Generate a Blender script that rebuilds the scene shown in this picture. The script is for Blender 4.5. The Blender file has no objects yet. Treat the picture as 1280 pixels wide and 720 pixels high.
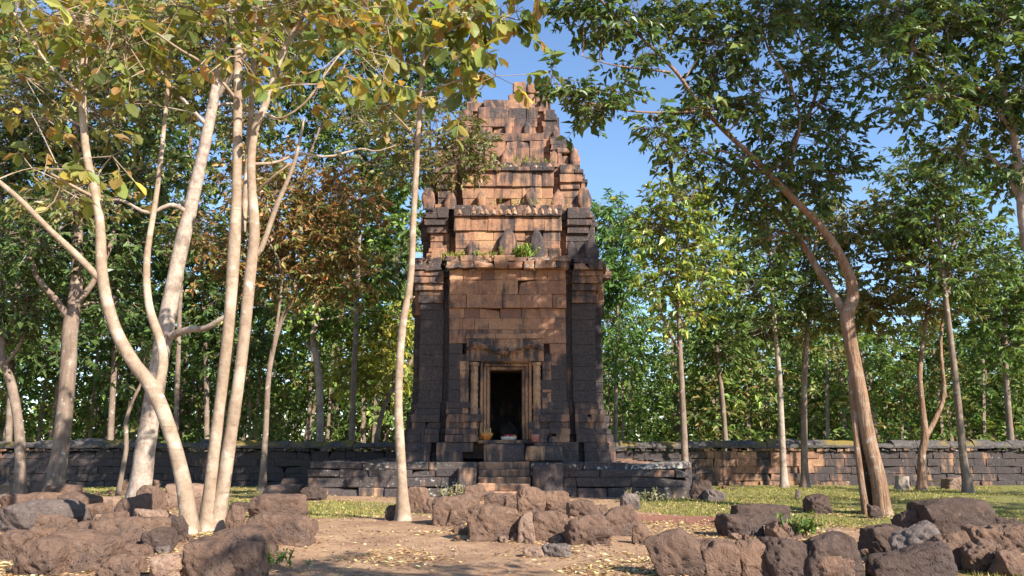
import bpy, bmesh, math, random
import numpy as np
from mathutils import Vector, Matrix
R = math.radians
random.seed(7)
rng = np.random.default_rng(7)
scene = bpy.context.scene
COL = scene.collection

# ------------------------------------------------------------ camera, sky, sun, exposure
F_PX, PITCH, EYE = 949.0, math.atan(197.0/949.0), 1.65
cam_d = bpy.data.cameras.new('camera'); cam = bpy.data.objects.new('camera', cam_d); COL.objects.link(cam)
cam.location = (0, 0, EYE); cam.rotation_euler = (math.pi/2 + PITCH, 0, 0)
cam_d.sensor_width = 36.0; cam_d.lens = 36.0*F_PX/1280.0
cam_d.clip_start = 0.1; cam_d.clip_end = 2000
scene.camera = cam

SUN_EL, SUN_AZ = R(34), R(135)           # azimuth clockwise from +Y: behind the camera, to its right
S = Vector((math.sin(SUN_AZ)*math.cos(SUN_EL), math.cos(SUN_AZ)*math.cos(SUN_EL), math.sin(SUN_EL)))
sun_d = bpy.data.lights.new('sun', 'SUN'); sun_d.energy = 5.0; sun_d.angle = R(0.5); sun_d.color = (1.0, .94, .84)
sun = bpy.data.objects.new('sun', sun_d); COL.objects.link(sun)
sun.rotation_euler = S.to_track_quat('Z', 'Y').to_euler(); sun.location = (20, -20, 30)
world = bpy.data.worlds.new('World'); scene.world = world; world.use_nodes = True
wn = world.node_tree.nodes; wl = world.node_tree.links
for n in list(wn): wn.remove(n)
sky = wn.new('ShaderNodeTexSky'); sky.sky_type = 'NISHITA'; sky.sun_disc = False
sky.sun_elevation = SUN_EL; sky.sun_rotation = SUN_AZ
sky.air_density = 1.0; sky.dust_density = 0.1; sky.ozone_density = 4.0
bg = wn.new('ShaderNodeBackground'); bg.inputs['Strength'].default_value = 0.12
wo = wn.new('ShaderNodeOutputWorld')
wl.new(sky.outputs[0], bg.inputs[0]); wl.new(bg.outputs[0], wo.inputs[0])
vs = scene.view_settings
vs.view_transform = 'Standard'; vs.look = 'None'; vs.gamma = 1.0; vs.use_curve_mapping = False; vs.exposure = 1.15
scene.render.engine = 'CYCLES'
scene.cycles.max_bounces = 6; scene.cycles.diffuse_bounces = 3; scene.cycles.glossy_bounces = 2
scene.cycles.transmission_bounces = 3; scene.cycles.use_denoising = True

def P(px, py, Y):
    """pixel of the 1280x720 photograph at distance Y -> world point"""
    u = (px-640)/F_PX; v = (360-py)/F_PX
    dy = math.cos(PITCH)-v*math.sin(PITCH); dz = math.sin(PITCH)+v*math.cos(PITCH)
    t = Y/dy
    return np.array((u*t, Y, EYE+dz*t))

# ------------------------------------------------------------ noise
def _hash(i, j, k, s):
    h = (i*374761393 + j*668265263 + k*2147483647 + s*974634777) & 0xffffffff
    h = ((h ^ (h >> 13))*1274126177) & 0xffffffff
    h = (h ^ (h >> 16)) & 0xffffffff
    return h.astype(np.float64)/4294967295.0
def vnoise(p, s=0):
    p = np.asarray(p, float); f = np.floor(p).astype(np.int64); t = p-f; t = t*t*(3-2*t)
    out = 0
    for a in (0, 1):
        for b in (0, 1):
            for c in (0, 1):
                w = (t[:, 0] if a else 1-t[:, 0])*(t[:, 1] if b else 1-t[:, 1])*(t[:, 2] if c else 1-t[:, 2])
                out = out + w*_hash(f[:, 0]+a, f[:, 1]+b, f[:, 2]+c, s)
    return out*2-1
def fbm(p, o=4, s=0):
    p = np.asarray(p, float); r = 0; a = 1.0
    for i in range(o):
        r = r + a*vnoise(p*2**i+17.3*i, s+i); a *= .5
    return r
def sstep(a, b, x): 
    t = np.clip((x-a)/(b-a), 0, 1); return t*t*(3-2*t)

def ground_h(x, y):
    x = np.atleast_1d(np.asarray(x, float)); y = np.atleast_1d(np.asarray(y, float))
    p = np.stack([x*.35, y*.35, x*0], 1); q = np.stack([x*1.7, y*1.7, x*0+5], 1)
    h = .06*vnoise(p, 3)+.022*vnoise(q, 4)
    h = h - .22*sstep(27, 36, y) 
    h = h + .16*np.exp(-(((x-.4)/2.0)**2+((y-16.2)/1.6)**2))       # swell under the rubble heap
    h = h + .22*np.exp(-(((x+5.2)/2.4)**2+((y-12.8)/3.0)**2))
    return h
def gh(x, y): return float(ground_h(x, y)[0])
def G(px, py):
    """ground point seen at a pixel"""
    a = P(px, py, 1.0); dz = a[2]-EYE
    Y = EYE/max(-dz, 1e-3)
    for _ in range(6):
        q = P(px, py, Y); Y = (EYE-gh(q[0], Y))/max(-dz, 1e-3)
    return P(px, py, Y)

# ------------------------------------------------------------ object helpers
def link(o, parent=None):
    COL.objects.link(o)
    if parent is not None: o.parent = parent
    return o
def tag(o, label, cat, group=None, kind=None):
    if label: o['label'] = label
    if cat: o['category'] = cat
    if group: o['group'] = group
    if kind: o['kind'] = kind
    return o
def thing(name, label, cat, loc=(0, 0, 0), group=None):
    o = bpy.data.objects.new(name, None); o.empty_display_size = .3
    o.location = tuple(float(v) for v in loc)
    return tag(link(o), label, cat, group)
def npmesh(name, V, faces, mats, parent=None, attrs=None, midx=None, smooth=False, origin=None):
    """faces: list of integer arrays (n,3) or (n,4). Mesh coordinates are given in world space; origin shifts them to the parent."""
    V = np.asarray(V, np.float64)
    if origin is not None: V = V-np.asarray(origin, float)
    me = bpy.data.meshes.new(name)
    me.vertices.add(len(V)); me.vertices.foreach_set('co', V.astype(np.float32).ravel())
    faces = [np.asarray(f, np.int64) for f in faces if len(f)]
    sizes = np.concatenate([np.full(len(f), f.shape[1]) for f in faces])
    loops = np.concatenate([f.ravel() for f in faces])
    me.loops.add(len(loops)); me.loops.foreach_set('vertex_index', loops.astype(np.int32))
    me.polygons.add(len(sizes))
    st = np.concatenate([[0], np.cumsum(sizes)[:-1]])
    me.polygons.foreach_set('loop_start', st.astype(np.int32))
    me.polygons.foreach_set('loop_total', sizes.astype(np.int32))
    if midx is not None: me.polygons.foreach_set('material_index', np.concatenate([np.asarray(m, np.int32) for m in midx if len(m)]))
    me.polygons.foreach_set('use_smooth', np.full(len(sizes), bool(smooth)))
    for k, a in (attrs or {}).items():
        at = me.attributes.new(k, 'FLOAT_COLOR', 'POINT')
        c = np.ones((len(V), 4), np.float32); c[:, :3] = a
        at.data.foreach_set('color', c.ravel())
    for m in (mats if isinstance(mats, (list, tuple)) else [mats]): me.materials.append(m)
    me.update(calc_edges=True); me.validate()
    o = bpy.data.objects.new(name, me)
    link(o, parent)
    if parent is None and origin is not None: o.location = tuple(float(v) for v in origin)
    return o

# ------------------------------------------------------------ materials
class NT:
    def __init__(s, name):
        s.m = bpy.data.materials.new(name); s.m.use_nodes = True
        s.t = s.m.node_tree; s.n = s.t.nodes
        for n in list(s.n): s.n.remove(n)
        s.out = s.n.new('ShaderNodeOutputMaterial')
    def node(s, typ, **kw):
        n = s.n.new(typ)
        for k, v in kw.items(): setattr(n, k, v)
        return n
    def set(s, sock, v):
        if isinstance(v, bpy.types.NodeSocket): s.t.links.new(v, sock)
        elif isinstance(v, (tuple, list)) and len(v) == 3 and sock.type == 'RGBA': sock.default_value = (*v, 1)
        else: sock.default_value = v
    def coord(s, scale=(1, 1, 1), which='Object'):
        c = s.node('ShaderNodeTexCoord'); m = s.node('ShaderNodeMapping'); m.inputs['Scale'].default_value = scale
        s.t.links.new(c.outputs[which], m.inputs[0]); return m.outputs[0]
    def noise(s, scale, detail=4, rough=.55, vec=None, dist=0.0):
        n = s.node('ShaderNodeTexNoise'); n.inputs['Scale'].default_value = scale; n.inputs['Detail'].default_value = detail
        n.inputs['Roughness'].default_value = rough; n.inputs['Distortion'].default_value = dist
        s.t.links.new(vec if vec is not None else s.coord(), n.inputs['Vector']); return n.outputs['Fac']
    def vor(s, scale, vec=None, out='Distance', feature='F1'):
        n = s.node('ShaderNodeTexVoronoi'); n.feature = feature; n.inputs['Scale'].default_value = scale
        s.t.links.new(vec if vec is not None else s.coord(), n.inputs['Vector']); return n.outputs[out]
    def math(s, op, a, b=0.0, clamp=False):
        n = s.node('ShaderNodeMath', operation=op, use_clamp=clamp); s.set(n.inputs[0], a); s.set(n.inputs[1], b); return n.outputs[0]
    def ramp(s, f, lo, hi):
        n = s.node('ShaderNodeMapRange'); n.interpolation_type = 'SMOOTHSTEP'
        s.set(n.inputs['Value'], f); n.inputs['From Min'].default_value = lo; n.inputs['From Max'].default_value = hi
        return n.outputs['Result']
    def mix(s, f, a, b, mode='MIX'):
        n = s.node('ShaderNodeMix', data_type='RGBA', blend_type=mode)
        s.set(n.inputs['Factor'], f); s.set(n.inputs['A'] if False else n.inputs[6], a); s.set(n.inputs[7], b); return n.outputs[2]
    def attr(s, name):
        a = s.node('ShaderNodeAttribute'); a.attribute_name = name; return a.outputs['Color']
    def sep(s, c):
        n = s.node('ShaderNodeSeparateColor'); s.t.links.new(c, n.inputs[0]); return n.outputs
    def bump(s, h, strength=.5, dist=.03, normal=None):
        b = s.node('ShaderNodeBump'); b.inputs['Strength'].default_value = strength; b.inputs['Distance'].default_value = dist
        s.t.links.new(h, b.inputs['Height'])
        if normal is not None: s.t.links.new(normal, b.inputs['Normal'])
        return b.outputs[0]
    def finish(s, col, rough=.9, normal=None, spec=.2):
        p = s.node('ShaderNodeBsdfPrincipled'); s.set(p.inputs['Base Color'], col); s.set(p.inputs['Roughness'], rough)
        p.inputs['Specular IOR Level'].default_value = spec
        if normal is not None: s.t.links.new(normal, p.inputs['Normal'])
        s.t.links.new(p.outputs[0], s.out.inputs[0]); return s.m

def mat_tower():
    s = NT('weathered_temple_stone')
    w = s.sep(s.attr('w'))
    n1 = s.noise(1.1, 5, .6); n2 = s.noise(4.5, 5, .65); n3 = s.noise(16, 5, .7)
    streak = s.noise(2.2, 5, .6, s.coord((1.6, 1.6, .22)))
    c = s.mix(s.ramp(n2, .3, .72), (.41, .22, .13), (.30, .15, .092))
    c = s.mix(s.ramp(w[0], .25, .95), c, (.50, .30, .165))
    c = s.mix(s.math('MULTIPLY', s.ramp(w[0], .30, .0), .75), c, (.17, .085, .065))
    c = s.mix(s.math('MULTIPLY', s.ramp(n3, .42, .72), .6), c, (.14, .078, .056))
    c = s.mix(s.math('MULTIPLY', s.ramp(s.noise(2.6, 6, .7), .46, .68), .65), c, (.17, .115, .095))
    c = s.mix(s.math('MULTIPLY', s.ramp(s.noise(3.4, 5, .7, s.coord((1, 1, 1.9))), .56, .72), .5), c, (.47, .31, .19))
    # black crust, running down in streaks; on the enclosure wall also painted shade
    m = s.math('ADD', s.math('ADD', w[1], s.math('MULTIPLY', s.math('SUBTRACT', n1, .5), 1.5)), s.math('MULTIPLY', s.math('SUBTRACT', streak, .5), 2.1))
    m = s.math('MULTIPLY', s.ramp(m, .30, .85), .93)
    crust = s.mix(s.ramp(n3, .35, .7), (.032, .031, .036), (.085, .077, .076))
    c = s.mix(m, c, crust)
    # pale lichen
    l = s.math('ADD', w[2], s.math('MULTIPLY', s.math('SUBTRACT', s.noise(6.5, 6, .65), .5), 2.2))
    l = s.math('MULTIPLY', s.ramp(l, .62, .92), .8)
    c = s.mix(l, c, (.50, .47, .40))
    pits = s.noise(30, 4, .7)
    h = s.math('ADD', s.math('MULTIPLY', n2, .6), s.math('ADD', s.math('MULTIPLY', n3, .5), s.math('MULTIPLY', pits, .25)))
    return s.finish(c, .95, s.bump(h, .75, .045), .1)
def mat_laterite(name, c1, c2, c3, lich=.0):
    s = NT(name)
    n1 = s.noise(2.3, 5, .6); n2 = s.noise(9, 5, .7); v = s.vor(19); v2 = s.vor(42)
    oi = s.node('ShaderNodeObjectInfo')
    c = s.mix(s.ramp(n1, .3, .7), c1, c2)
    c = s.mix(s.math('MULTIPLY', s.ramp(n2, .48, .72), .8), c, c3)
    hole = s.ramp(v, .33, .10)
    hole = s.math('MULTIPLY', hole, s.ramp(n1, .38, .6))
    c = s.mix(s.math('MULTIPLY', hole, .55), c, (.035, .02, .015))
    c = s.mix(s.math('MULTIPLY', oi.outputs['Random'], .8), c, s.mix(.55, c, (.11, .075, .062)))
    c = s.mix(s.math('MULTIPLY', s.ramp(s.noise(1.3, 4, .6), .5, .7), .5), c, (.10, .08, .072))
    l = s.ramp(s.noise(5.5, 6, .7), .66-lich, .76-lich)
    c = s.mix(s.math('MULTIPLY', l, .6), c, (.42, .36, .29))
    n3 = s.noise(38, 5, .75)
    h = s.math('SUBTRACT', s.math('ADD', s.math('MULTIPLY', n2, .8), s.math('ADD', s.math('MULTIPLY', n3, .5), s.math('MULTIPLY', v2, .12))), s.math('MULTIPLY', hole, .35))
    return s.finish(c, .97, s.bump(h, 1.0, .055), .1)
def mat_bark(name, c1, c2, c3, zs=.25, sc=7, strength=.7, patch=.5, dist=.03, rings=.45):
    s = NT(name)
    v = s.coord((1, 1, zs)); n1 = s.noise(sc, 6, .65, v); n2 = s.noise(2.1, 4, .6); n3 = s.noise(26, 4, .6, v)
    c = s.mix(s.ramp(n1, .3, .7), c1, c2)
    c = s.mix(s.math('MULTIPLY', s.ramp(n2, .46, .66), patch), c, c3)
    c = s.mix(s.math('MULTIPLY', s.ramp(n3, .56, .74), .5), c, (c2[0]*.45, c2[1]*.45, c2[2]*.45))
    rg = s.noise(1.0, 5, .7, s.coord((1.2, 1.2, 13)))
    c = s.mix(s.math('MULTIPLY', s.ramp(rg, .58, .68), rings), c, (c2[0]*.5, c2[1]*.46, c2[2]*.44))
    li = s.noise(4.2, 6, .7); c = s.mix(s.math('MULTIPLY', s.ramp(li, .60, .66), .55), c, (.50, .47, .41))
    kn = s.vor(1.7, s.coord((1, 1, .55))); c = s.mix(s.math('MULTIPLY', s.ramp(kn, .10, .05), .7), c, (.05, .035, .028))
    h = s.math('ADD', n1, s.math('ADD', s.math('MULTIPLY', rg, rings), s.math('MULTIPLY', n3, .4)))
    return s.finish(c, .92, s.bump(h, strength, dist), .15)
def mat_leaf(name, rough=.42, trans=.35, spec=.35, veins=False):
    s = NT(name)
    c = s.attr('col')
    g = s.mix(.35, c, s.mix(s.noise(9, 2), c, (.3, .3, .1)), 'MIX') if veins else c
    p = s.node('ShaderNodeBsdfPrincipled'); s.set(p.inputs['Base Color'], g); p.inputs['Roughness'].default_value = rough
    p.inputs['Specular IOR Level'].default_value = spec
    t = s.node('ShaderNodeBsdfTranslucent'); s.set(t.inputs[0], s.mix(1.0, g, (1.15, 1.1, .55), 'MULTIPLY'))
    m = s.node('ShaderNodeMixShader'); m.inputs[0].default_value = trans
    s.t.links.new(p.outputs[0], m.inputs[1]); s.t.links.new(t.outputs[0], m.inputs[2])
    s.t.links.new(m.outputs[0], s.out.inputs[0]); return s.m
def mat_ground():
    s = NT('dry_dirt_and_turf')
    g = s.sep(s.attr('g'))
    n0 = s.noise(.6, 5, .6); n1 = s.noise(3.2, 6, .65); n2 = s.noise(17, 6, .7); n3 = s.noise(60, 3, .7)
    c = s.mix(s.ramp(n1, .3, .7), (.42, .27, .165), (.31, .185, .11))
    c = s.mix(s.math('MULTIPLY', s.ramp(n0, .45, .65), .7), c, (.23, .13, .085))
    c = s.mix(s.math('MULTIPLY', s.ramp(n2, .52, .7), .6), c, (.52, .38, .22))
    c = s.mix(s.math('MULTIPLY', s.ramp(n3, .6, .74), .6), c, (.13, .075, .05))
    c = s.mix(s.ramp(g[1], .2, .9), c, s.mix(n2, (.33, .15, .10), (.22, .10, .07)))
    gm = s.math('ADD', g[0], s.math('ADD', s.math('MULTIPLY', s.math('SUBTRACT', n1, .5), 1.3), s.math('MULTIPLY', s.math('SUBTRACT', n0, .5), 1.6)))
    gr = s.mix(s.ramp(n2, .3, .7), (.14, .145, .04), (.25, .215, .075))
    gr = s.mix(s.math('MULTIPLY', s.ramp(n1, .5, .7), .5), gr, (.28, .22, .09))
    c = s.mix(s.ramp(gm, .35, .65), c, gr)
    h = s.math('ADD', n1, s.math('ADD', s.math('MULTIPLY', n2, .5), s.math('MULTIPLY', n3, .25)))
    return s.finish(c, .95, s.bump(h, .9, .06), .1)
def mat_plain(name, c, rough=.6, c2=None, sc=12):
    s = NT(name); n = s.noise(sc, 4)
    return s.finish(s.mix(s.ramp(n, .35, .65), c, c2 or tuple(v*.7 for v in c)), rough, s.bump(n, .3, .01), .3)

M_TOWER = mat_tower()
M_LAT = mat_laterite('brown_laterite', (.215, .13, .088), (.15, .088, .06), (.285, .186, .128))
M_LATD = mat_laterite('dark_laterite', (.105, .07, .055), (.065, .045, .038), (.17, .115, .088))
M_LATP = mat_laterite('pale_laterite', (.36, .235, .165), (.29, .175, .12), (.44, .31, .22), .05)
M_LATG = mat_laterite('grey_laterite', (.20, .155, .135), (.15, .115, .10), (.29, .24, .20), .05)
M_BARK_TAN = mat_bark('smooth_tan_bark', (.34, .245, .17), (.235, .165, .112), (.46, .37, .275), .8, 8, .6, .75, .02)
M_BARK_PALE = mat_bark('pale_flaky_bark', (.44, .355, .285), (.29, .22, .17), (.15, .105, .08), .6, 10, .8, .8)
M_BARK_GREY = mat_bark('grey_brown_bark', (.25, .18, .135), (.15, .105, .078), (.34, .27, .21), .2, 8, .9, .5, rings=.12)
M_BARK_RED = mat_bark('furrowed_red_brown_bark', (.37, .225, .14), (.21, .12, .075), (.44, .33, .24), .10, 9, 1.0, .5, .16, rings=.0)
M_LEAF = mat_leaf('leaf_glossy', .4, .3, .4)
M_LEAFB = mat_leaf('leaf_large', .45, .5, .35, True)
M_LEAFF = mat_leaf('leaf_far', .6, .3, .2)
M_DRY = mat_leaf('leaf_dry', .8, .25, .1)
M_GRASS = mat_leaf('grass_blade', .6, .35, .2)
M_GROUND = mat_ground()

# ------------------------------------------------------------ ground
def grass_mask(x, y):
    a = sstep(2.2, 5.0, x)*sstep(15.0, 18.0, y)                     # lawn on the right
    b = np.exp(-(((x+4.6)/2.4)**2+((y-21)/2.8)**2))*1.1             # patch left of the path
    c = sstep(-3, -9, x)*sstep(19, 22, y)*.75
    d = sstep(24, 28, y)*.6
    e = .25*np.exp(-(((x+5.)/3.)**2+((y-10.5)/1.6)**2))+.6*np.exp(-(((x-6.2)/1.2)**2+((y-11)/1.8)**2))
    m = np.maximum.reduce([a, b, c, d, e])
    strip = np.exp(-(((x-4.2)/2.2)**4+((y-17.9)/1.3)**4))           # bare reddish strip in front of the lawn
    return np.clip(m-strip, 0, 1), np.clip(strip, 0, 1)
def axis(a, b, n, c, k):
    t = np.linspace(-1, 1, n); u = np.sign(t)*np.abs(t)**k
    return np.where(u < 0, c+(c-a)*u, c+(b-c)*u)
gx = np.unique(np.concatenate([np.linspace(-22, 22, 260), axis(-500, 500, 80, 0, 3)]))
gy = np.unique(np.concatenate([np.linspace(2, 38, 240), axis(-120, 700, 90, 10, 3)]))
XX, YY = np.meshgrid(gx, gy); gv = np.stack([XX.ravel(), YY.ravel(), np.zeros(XX.size)], 1)
gv[:, 2] = ground_h(gv[:, 0], gv[:, 1])
nx, ny = len(gx), len(gy)
ii = (np.arange(ny-1)[:, None]*nx+np.arange(nx-1)[None, :]).ravel()
gm_, gs_ = grass_mask(gv[:, 0], gv[:, 1])
o = npmesh('ground', gv, [np.stack([ii, ii+1, ii+nx+1, ii+nx], 1)], M_GROUND, None,
           {'g': np.stack([gm_, gs_, gm_*0], 1)}, smooth=True)
tag(o, 'dry sandy ground with patches of short turf', 'ground', kind='structure')

# ------------------------------------------------------------ block masonry
_b = bmesh.new(); bmesh.ops.create_cube(_b, size=2)
bmesh.ops.bevel(_b, geom=_b.edges[:], offset=.2, segments=1, affect='EDGES')
_b.verts.index_update()
BV = np.array([v.co[:] for v in _b.verts]); BSGN = np.sign(BV); BIN = (np.abs(BV) < .95)
BF = [[v.index for v in f.verts] for f in _b.faces]
B4 = np.array([f for f in BF if len(f) == 4]); B3 = np.array([f for f in BF if len(f) == 3]); _b.free()
class Blocks:
    def __init__(s): s.V = []; s.F4 = []; s.F3 = []; s.W = []; s.n = 0
    def block(s, c, ux, hl, hd, hh, w, jit=.008, cham=.014, chip=0.0):
        """c centre, ux unit direction along the block (2d), half length / depth / height"""
        half = np.array((hl, hd, hh))
        ch = np.minimum(cham, half*.45)
        loc = BSGN*(half-BIN*ch)
        cor = rng.normal(0, jit, (2, 2, 2, 3)); cor = np.clip(cor, -2.2*jit, 2.2*jit)
        if chip and rng.random() < chip:
            k = rng.integers(0, 2, 3)
            cor[k[0], 0, 1] += np.array(((-1 if k[0] else 1)*rng.uniform(.02, .12), rng.uniform(.04, .16), -rng.uniform(.02, .12)))
        t = (loc/half+1)/2
        wv = 0
        for a in (0, 1):
            for b in (0, 1):
                for d in (0, 1):
                    k = (t[:, 0] if a else 1-t[:, 0])*(t[:, 1] if b else 1-t[:, 1])*(t[:, 2] if d else 1-t[:, 2])
                    wv = wv+k[:, None]*cor[a, b, d]
        loc = loc+wv
        n = (-ux[1], ux[0])        # local y points inwards (left of ux)
        v = np.empty((24, 3))
        v[:, 0] = c[0]+loc[:, 0]*ux[0]+loc[:, 1]*n[0]
        v[:, 1] = c[1]+loc[:, 0]*ux[1]+loc[:, 1]*n[1]
        v[:, 2] = c[2]+loc[:, 2]
        s.V.append(v); s.F4.append(B4+s.n); s.F3.append(B3+s.n); s.W.append(np.tile(np.asarray(w, float), (24, 1))); s.n += 24
    def line(s, p0, p1, z0, z1, depth, wf, lr=(.45, .95), jit=.008, off=.010, chip=.05, cham=.014, skip=None, gap=.004):
        p0 = np.asarray(p0, float); p1 = np.asarray(p1, float); L = np.linalg.norm(p1-p0)
        if L < .05: return
        d = (p1-p0)/L; nin = np.array((-d[1], d[0])); x = 0.0
        while x < L-1e-6:
            l = rng.uniform(*lr)
            if L-x-l < lr[0]*.6: l = L-x
            m = p0+d*(x+l/2)
            if skip is None or not skip(m[0], m[1], (z0+z1)/2, l):
                o_ = rng.normal(0, off); o_ = np.clip(o_, -2.5*off, 2*off)
                if rng.random() < chip*.5: o_ -= rng.uniform(.02, .08)
                c = m+nin*(depth/2-o_)
                s.block((c[0], c[1], (z0+z1)/2+rng.normal(0, .002)), d, l/2-gap/2, depth/2, (z1-z0)/2-gap/2, wf(m[0], m[1], (z0+z1)/2), jit, cham, chip)
            x += l
    def box(s, x0, x1, y0, y1, z0, z1, w, jit=.0, cham=.01):
        s.block(((x0+x1)/2, (y0+y1)/2, (z0+z1)/2), (1, 0), (x1-x0)/2, (y1-y0)/2, (z1-z0)/2, w, jit, cham)
    def build(s, name, mat, parent=None, origin=None, label=None):
        o = npmesh(name, np.concatenate(s.V), [np.concatenate(s.F4), np.concatenate(s.F3)], mat, parent, {'w': np.concatenate(s.W)}, origin=origin)
        if label: o['label'] = label
        return o

# ------------------------------------------------------------ the tower
TX, TY = -.16, 30.7            # plan centre
ZP = 1.11                      # terrace top
T0 = (TX, TY, ZP)
tower = thing('temple_tower', 'tall ruined orange brick-like stone temple tower with stepped roof and dark doorway', 'temple tower', T0)
DOOR = (-.62, .50, 1.84, 4.30)      # x0,x1 relative to TX, z0,z1
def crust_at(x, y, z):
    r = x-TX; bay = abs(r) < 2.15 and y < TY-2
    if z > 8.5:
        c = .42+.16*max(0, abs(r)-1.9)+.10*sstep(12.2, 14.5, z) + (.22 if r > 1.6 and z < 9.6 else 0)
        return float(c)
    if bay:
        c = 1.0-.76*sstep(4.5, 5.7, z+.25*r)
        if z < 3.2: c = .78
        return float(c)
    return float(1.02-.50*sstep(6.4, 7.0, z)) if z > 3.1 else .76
def wf_t(lich=.0, dark=0.0):
    def f(x, y, z):
        v = np.clip(rng.normal(.42, .15), 0, 1)
        if z > 12.4: v *= .55
        return (v, crust_at(x, y, z)+dark+rng.normal(0, .05), lich+rng.normal(0, .05))
    return f
def outline(a, b, p):
    g = .24; q = [(-a, -a), (-b-g, -a), (-b-g, -a+.32), (-b, -a+.32), (-b, -a-p), (b, -a-p), (b, -a+.32), (b+g, -a+.32), (b+g, -a), (a, -a)]
    out = []
    for k in range(4):
        c, s_ = [(1, 0), (0, 1), (-1, 0), (0, -1)][k]
        out += [(TX+x*c-y*s_, TY+x*s_+y*c) for x, y in q[:-1]]
    return out
def skip_door(x, y, z, l):
    return y < TY-2.6 and DOOR[0]-.46 < x-TX < DOOR[1]+.46 and DOOR[2]-.05 < z < 4.62
def skip_door_lintel(x, y, z, l):
    return y < TY-2.6 and abs(x-TX+.06) < 1.25 and DOOR[2]-.05 < z < 5.25
def courses(B, spec, skip=None, lr=(.42, .8), chip=.04, jit=.007, off=.008, part='all'):
    for z0, z1, a, b, p, lich, dark in spec:
        pts = outline(a, b, p)
        for i in range(len(pts)):
            bay = (i % 9) in (3, 4, 5)
            if part == 'all' or (part == 'bay') == bay:
                B.line(pts[i], pts[(i+1) % len(pts)], z0, z1, .45, wf_t(lich, dark), lr, jit, off, chip, skip=skip)
def tier(B, z0, z1, avals, b, p, nbay, lich=0., dark=0., **k):
    """fine mouldings at the corners, larger plain blocks in the central bay"""
    courses(B, rows(z0, z1, avals, b, p, lich, dark), part='rest', **k)
    courses(B, rows(z0, z1, [float(np.mean(avals))]*nbay, b, p, lich*.6, dark*.5), part='bay', **k)
def rows(z0, z1, avals, b, p, lich=0., dark=0.):
    n = len(avals); h = (z1-z0)/n; out = []; z = z0
    hs = np.array([1.0+.18*math.sin(i*2.1+z0) for i in range(n)]); hs = hs/hs.sum()*(z1-z0)
    for i, a in enumerate(avals):
        out.append((z, z+hs[i], a, b, p, lich, dark)); z += hs[i]
    return out
# plinth and base mouldings
B = Blocks(); courses(B, rows(ZP-.05, 1.76, [3.62, 3.55], 2.45, .32, .18, .12), lr=(.7, 1.3), chip=.15, off=.03,
                      skip=lambda x, y, z, l: y < TY-3.4 and -.95 < x-TX < .75)
B.build('plinth', M_TOWER, tower, T0)
B = Blocks(); courses(B, rows(1.76, 3.16, [3.52, 3.47, 3.36, 3.42, 3.30, 3.26], 2.16, .34, .05), skip=skip_door, chip=.15, off=.022)
B.build('base_moulding', M_TOWER, tower, T0)
# main wall
B = Blocks()
courses(B, rows(3.16, 6.53, [3.2]*8, 2.1, .36), skip=skip_door_lintel, lr=(.42, .78), off=.009)
# core walls round the hollow chamber
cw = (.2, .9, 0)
def core(x0, x1, y0, y1, z0, z1): B.box(TX+x0, TX+x1, TY+y0, TY+y1, z0, z1, cw)
core(-3.1, -1.6, -3.1, 3.1, 1.2, 8.0); core(1.6, 3.1, -3.1, 3.1, 1.2, 8.0); core(-1.6, 1.6, 1.6, 3.1, 1.2, 8.0)
core(-1.6, DOOR[0]-.02, -3.25, -1.6, 1.2, 8.0); core(DOOR[1]+.02, 1.6, -3.25, -1.6, 1.2, 8.0)
core(DOOR[0]-.02, DOOR[1]+.02, -3.25, -1.6, DOOR[3]+.05, 8.0); core(-1.6, 1.6, -3.2, 1.6, 1.2, DOOR[2]); core(-1.6, 1.6, -1.6, 1.6, 7.0, 8.0)
B.build('wall', M_TOWER, tower, T0)
B = Blocks(); tier(B, 6.53, 7.95, [3.22, 3.30, 3.26, 3.38, 3.47, 3.52], 2.12, .30, 3, .04, .1, chip=.04, off=.012)
courses(B, rows(7.95, 8.42, [3.58, 3.50], 2.2, .34, .5, .22), chip=.3, off=.05, jit=.025)
B.build('cornice', M_TOWER, tower, T0)
# receding storeys
def storey(spec, corea, z0, z1, **k):
    B = Blocks()
    for s_ in spec:
        if len(s_) == 2: tier(B, *s_[0], **dict(k, **s_[1]))
        else: courses(B, s_[0], **k)
    B.box(TX-corea, TX+corea, TY-corea, TY+corea, z0, z1-.02, (.35, .35, 0))
    B.box(TX-corea*.62, TX+corea*.62, TY-corea-.3, TY+corea+.3, z0, z1-.03, (.35, .35, 0))
    return B.build('storey', M_TOWER, tower, T0)
storey([((8.42, 9.5, [3.06, 2.98, 2.94, 2.96], 1.95, .34, 3), {}), ((9.5, 10.05, [3.06, 3.16], 2.0, .30, 1), dict(lich=.12, dark=.12)),
        (rows(10.05, 10.5, [3.22, 3.12], 2.02, .30, .36, .32),)], 2.7, 7.9, 10.5, chip=.07, off=.012)
storey([((10.5, 11.35, [2.78, 2.70, 2.70], 1.72, .28, 2), {}), ((11.35, 11.95, [2.78, 2.88], 1.76, .26, 1), dict(lich=.1, dark=.14)),
        (rows(11.95, 12.33, [2.92, 2.80], 1.78, .28, .34, .3),)], 2.5, 10.0, 12.33, chip=.15, off=.015)
storey([((12.33, 13.1, [2.42, 2.36, 2.34], 1.4, .24, 2), {}), ((13.1, 13.75, [2.42, 2.36, 2.2], 1.42, .22, 2), dict(lich=.18, dark=.28))],
       2.05, 12.0, 13.75, chip=.25, off=.025)
storey([((13.75, 14.55, [1.98, 1.95, 1.92], 1.15, .20, 2), dict(dark=.06)), ((14.55, 15.05, [1.98, 1.88], 1.2, .2, 1), dict(lich=.18, dark=.28)),
        (rows(15.05, 15.5, [1.74], 1.0, .12, .05, .12),)], 1.6, 13.4, 15.5, chip=.3, off=.03)
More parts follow.
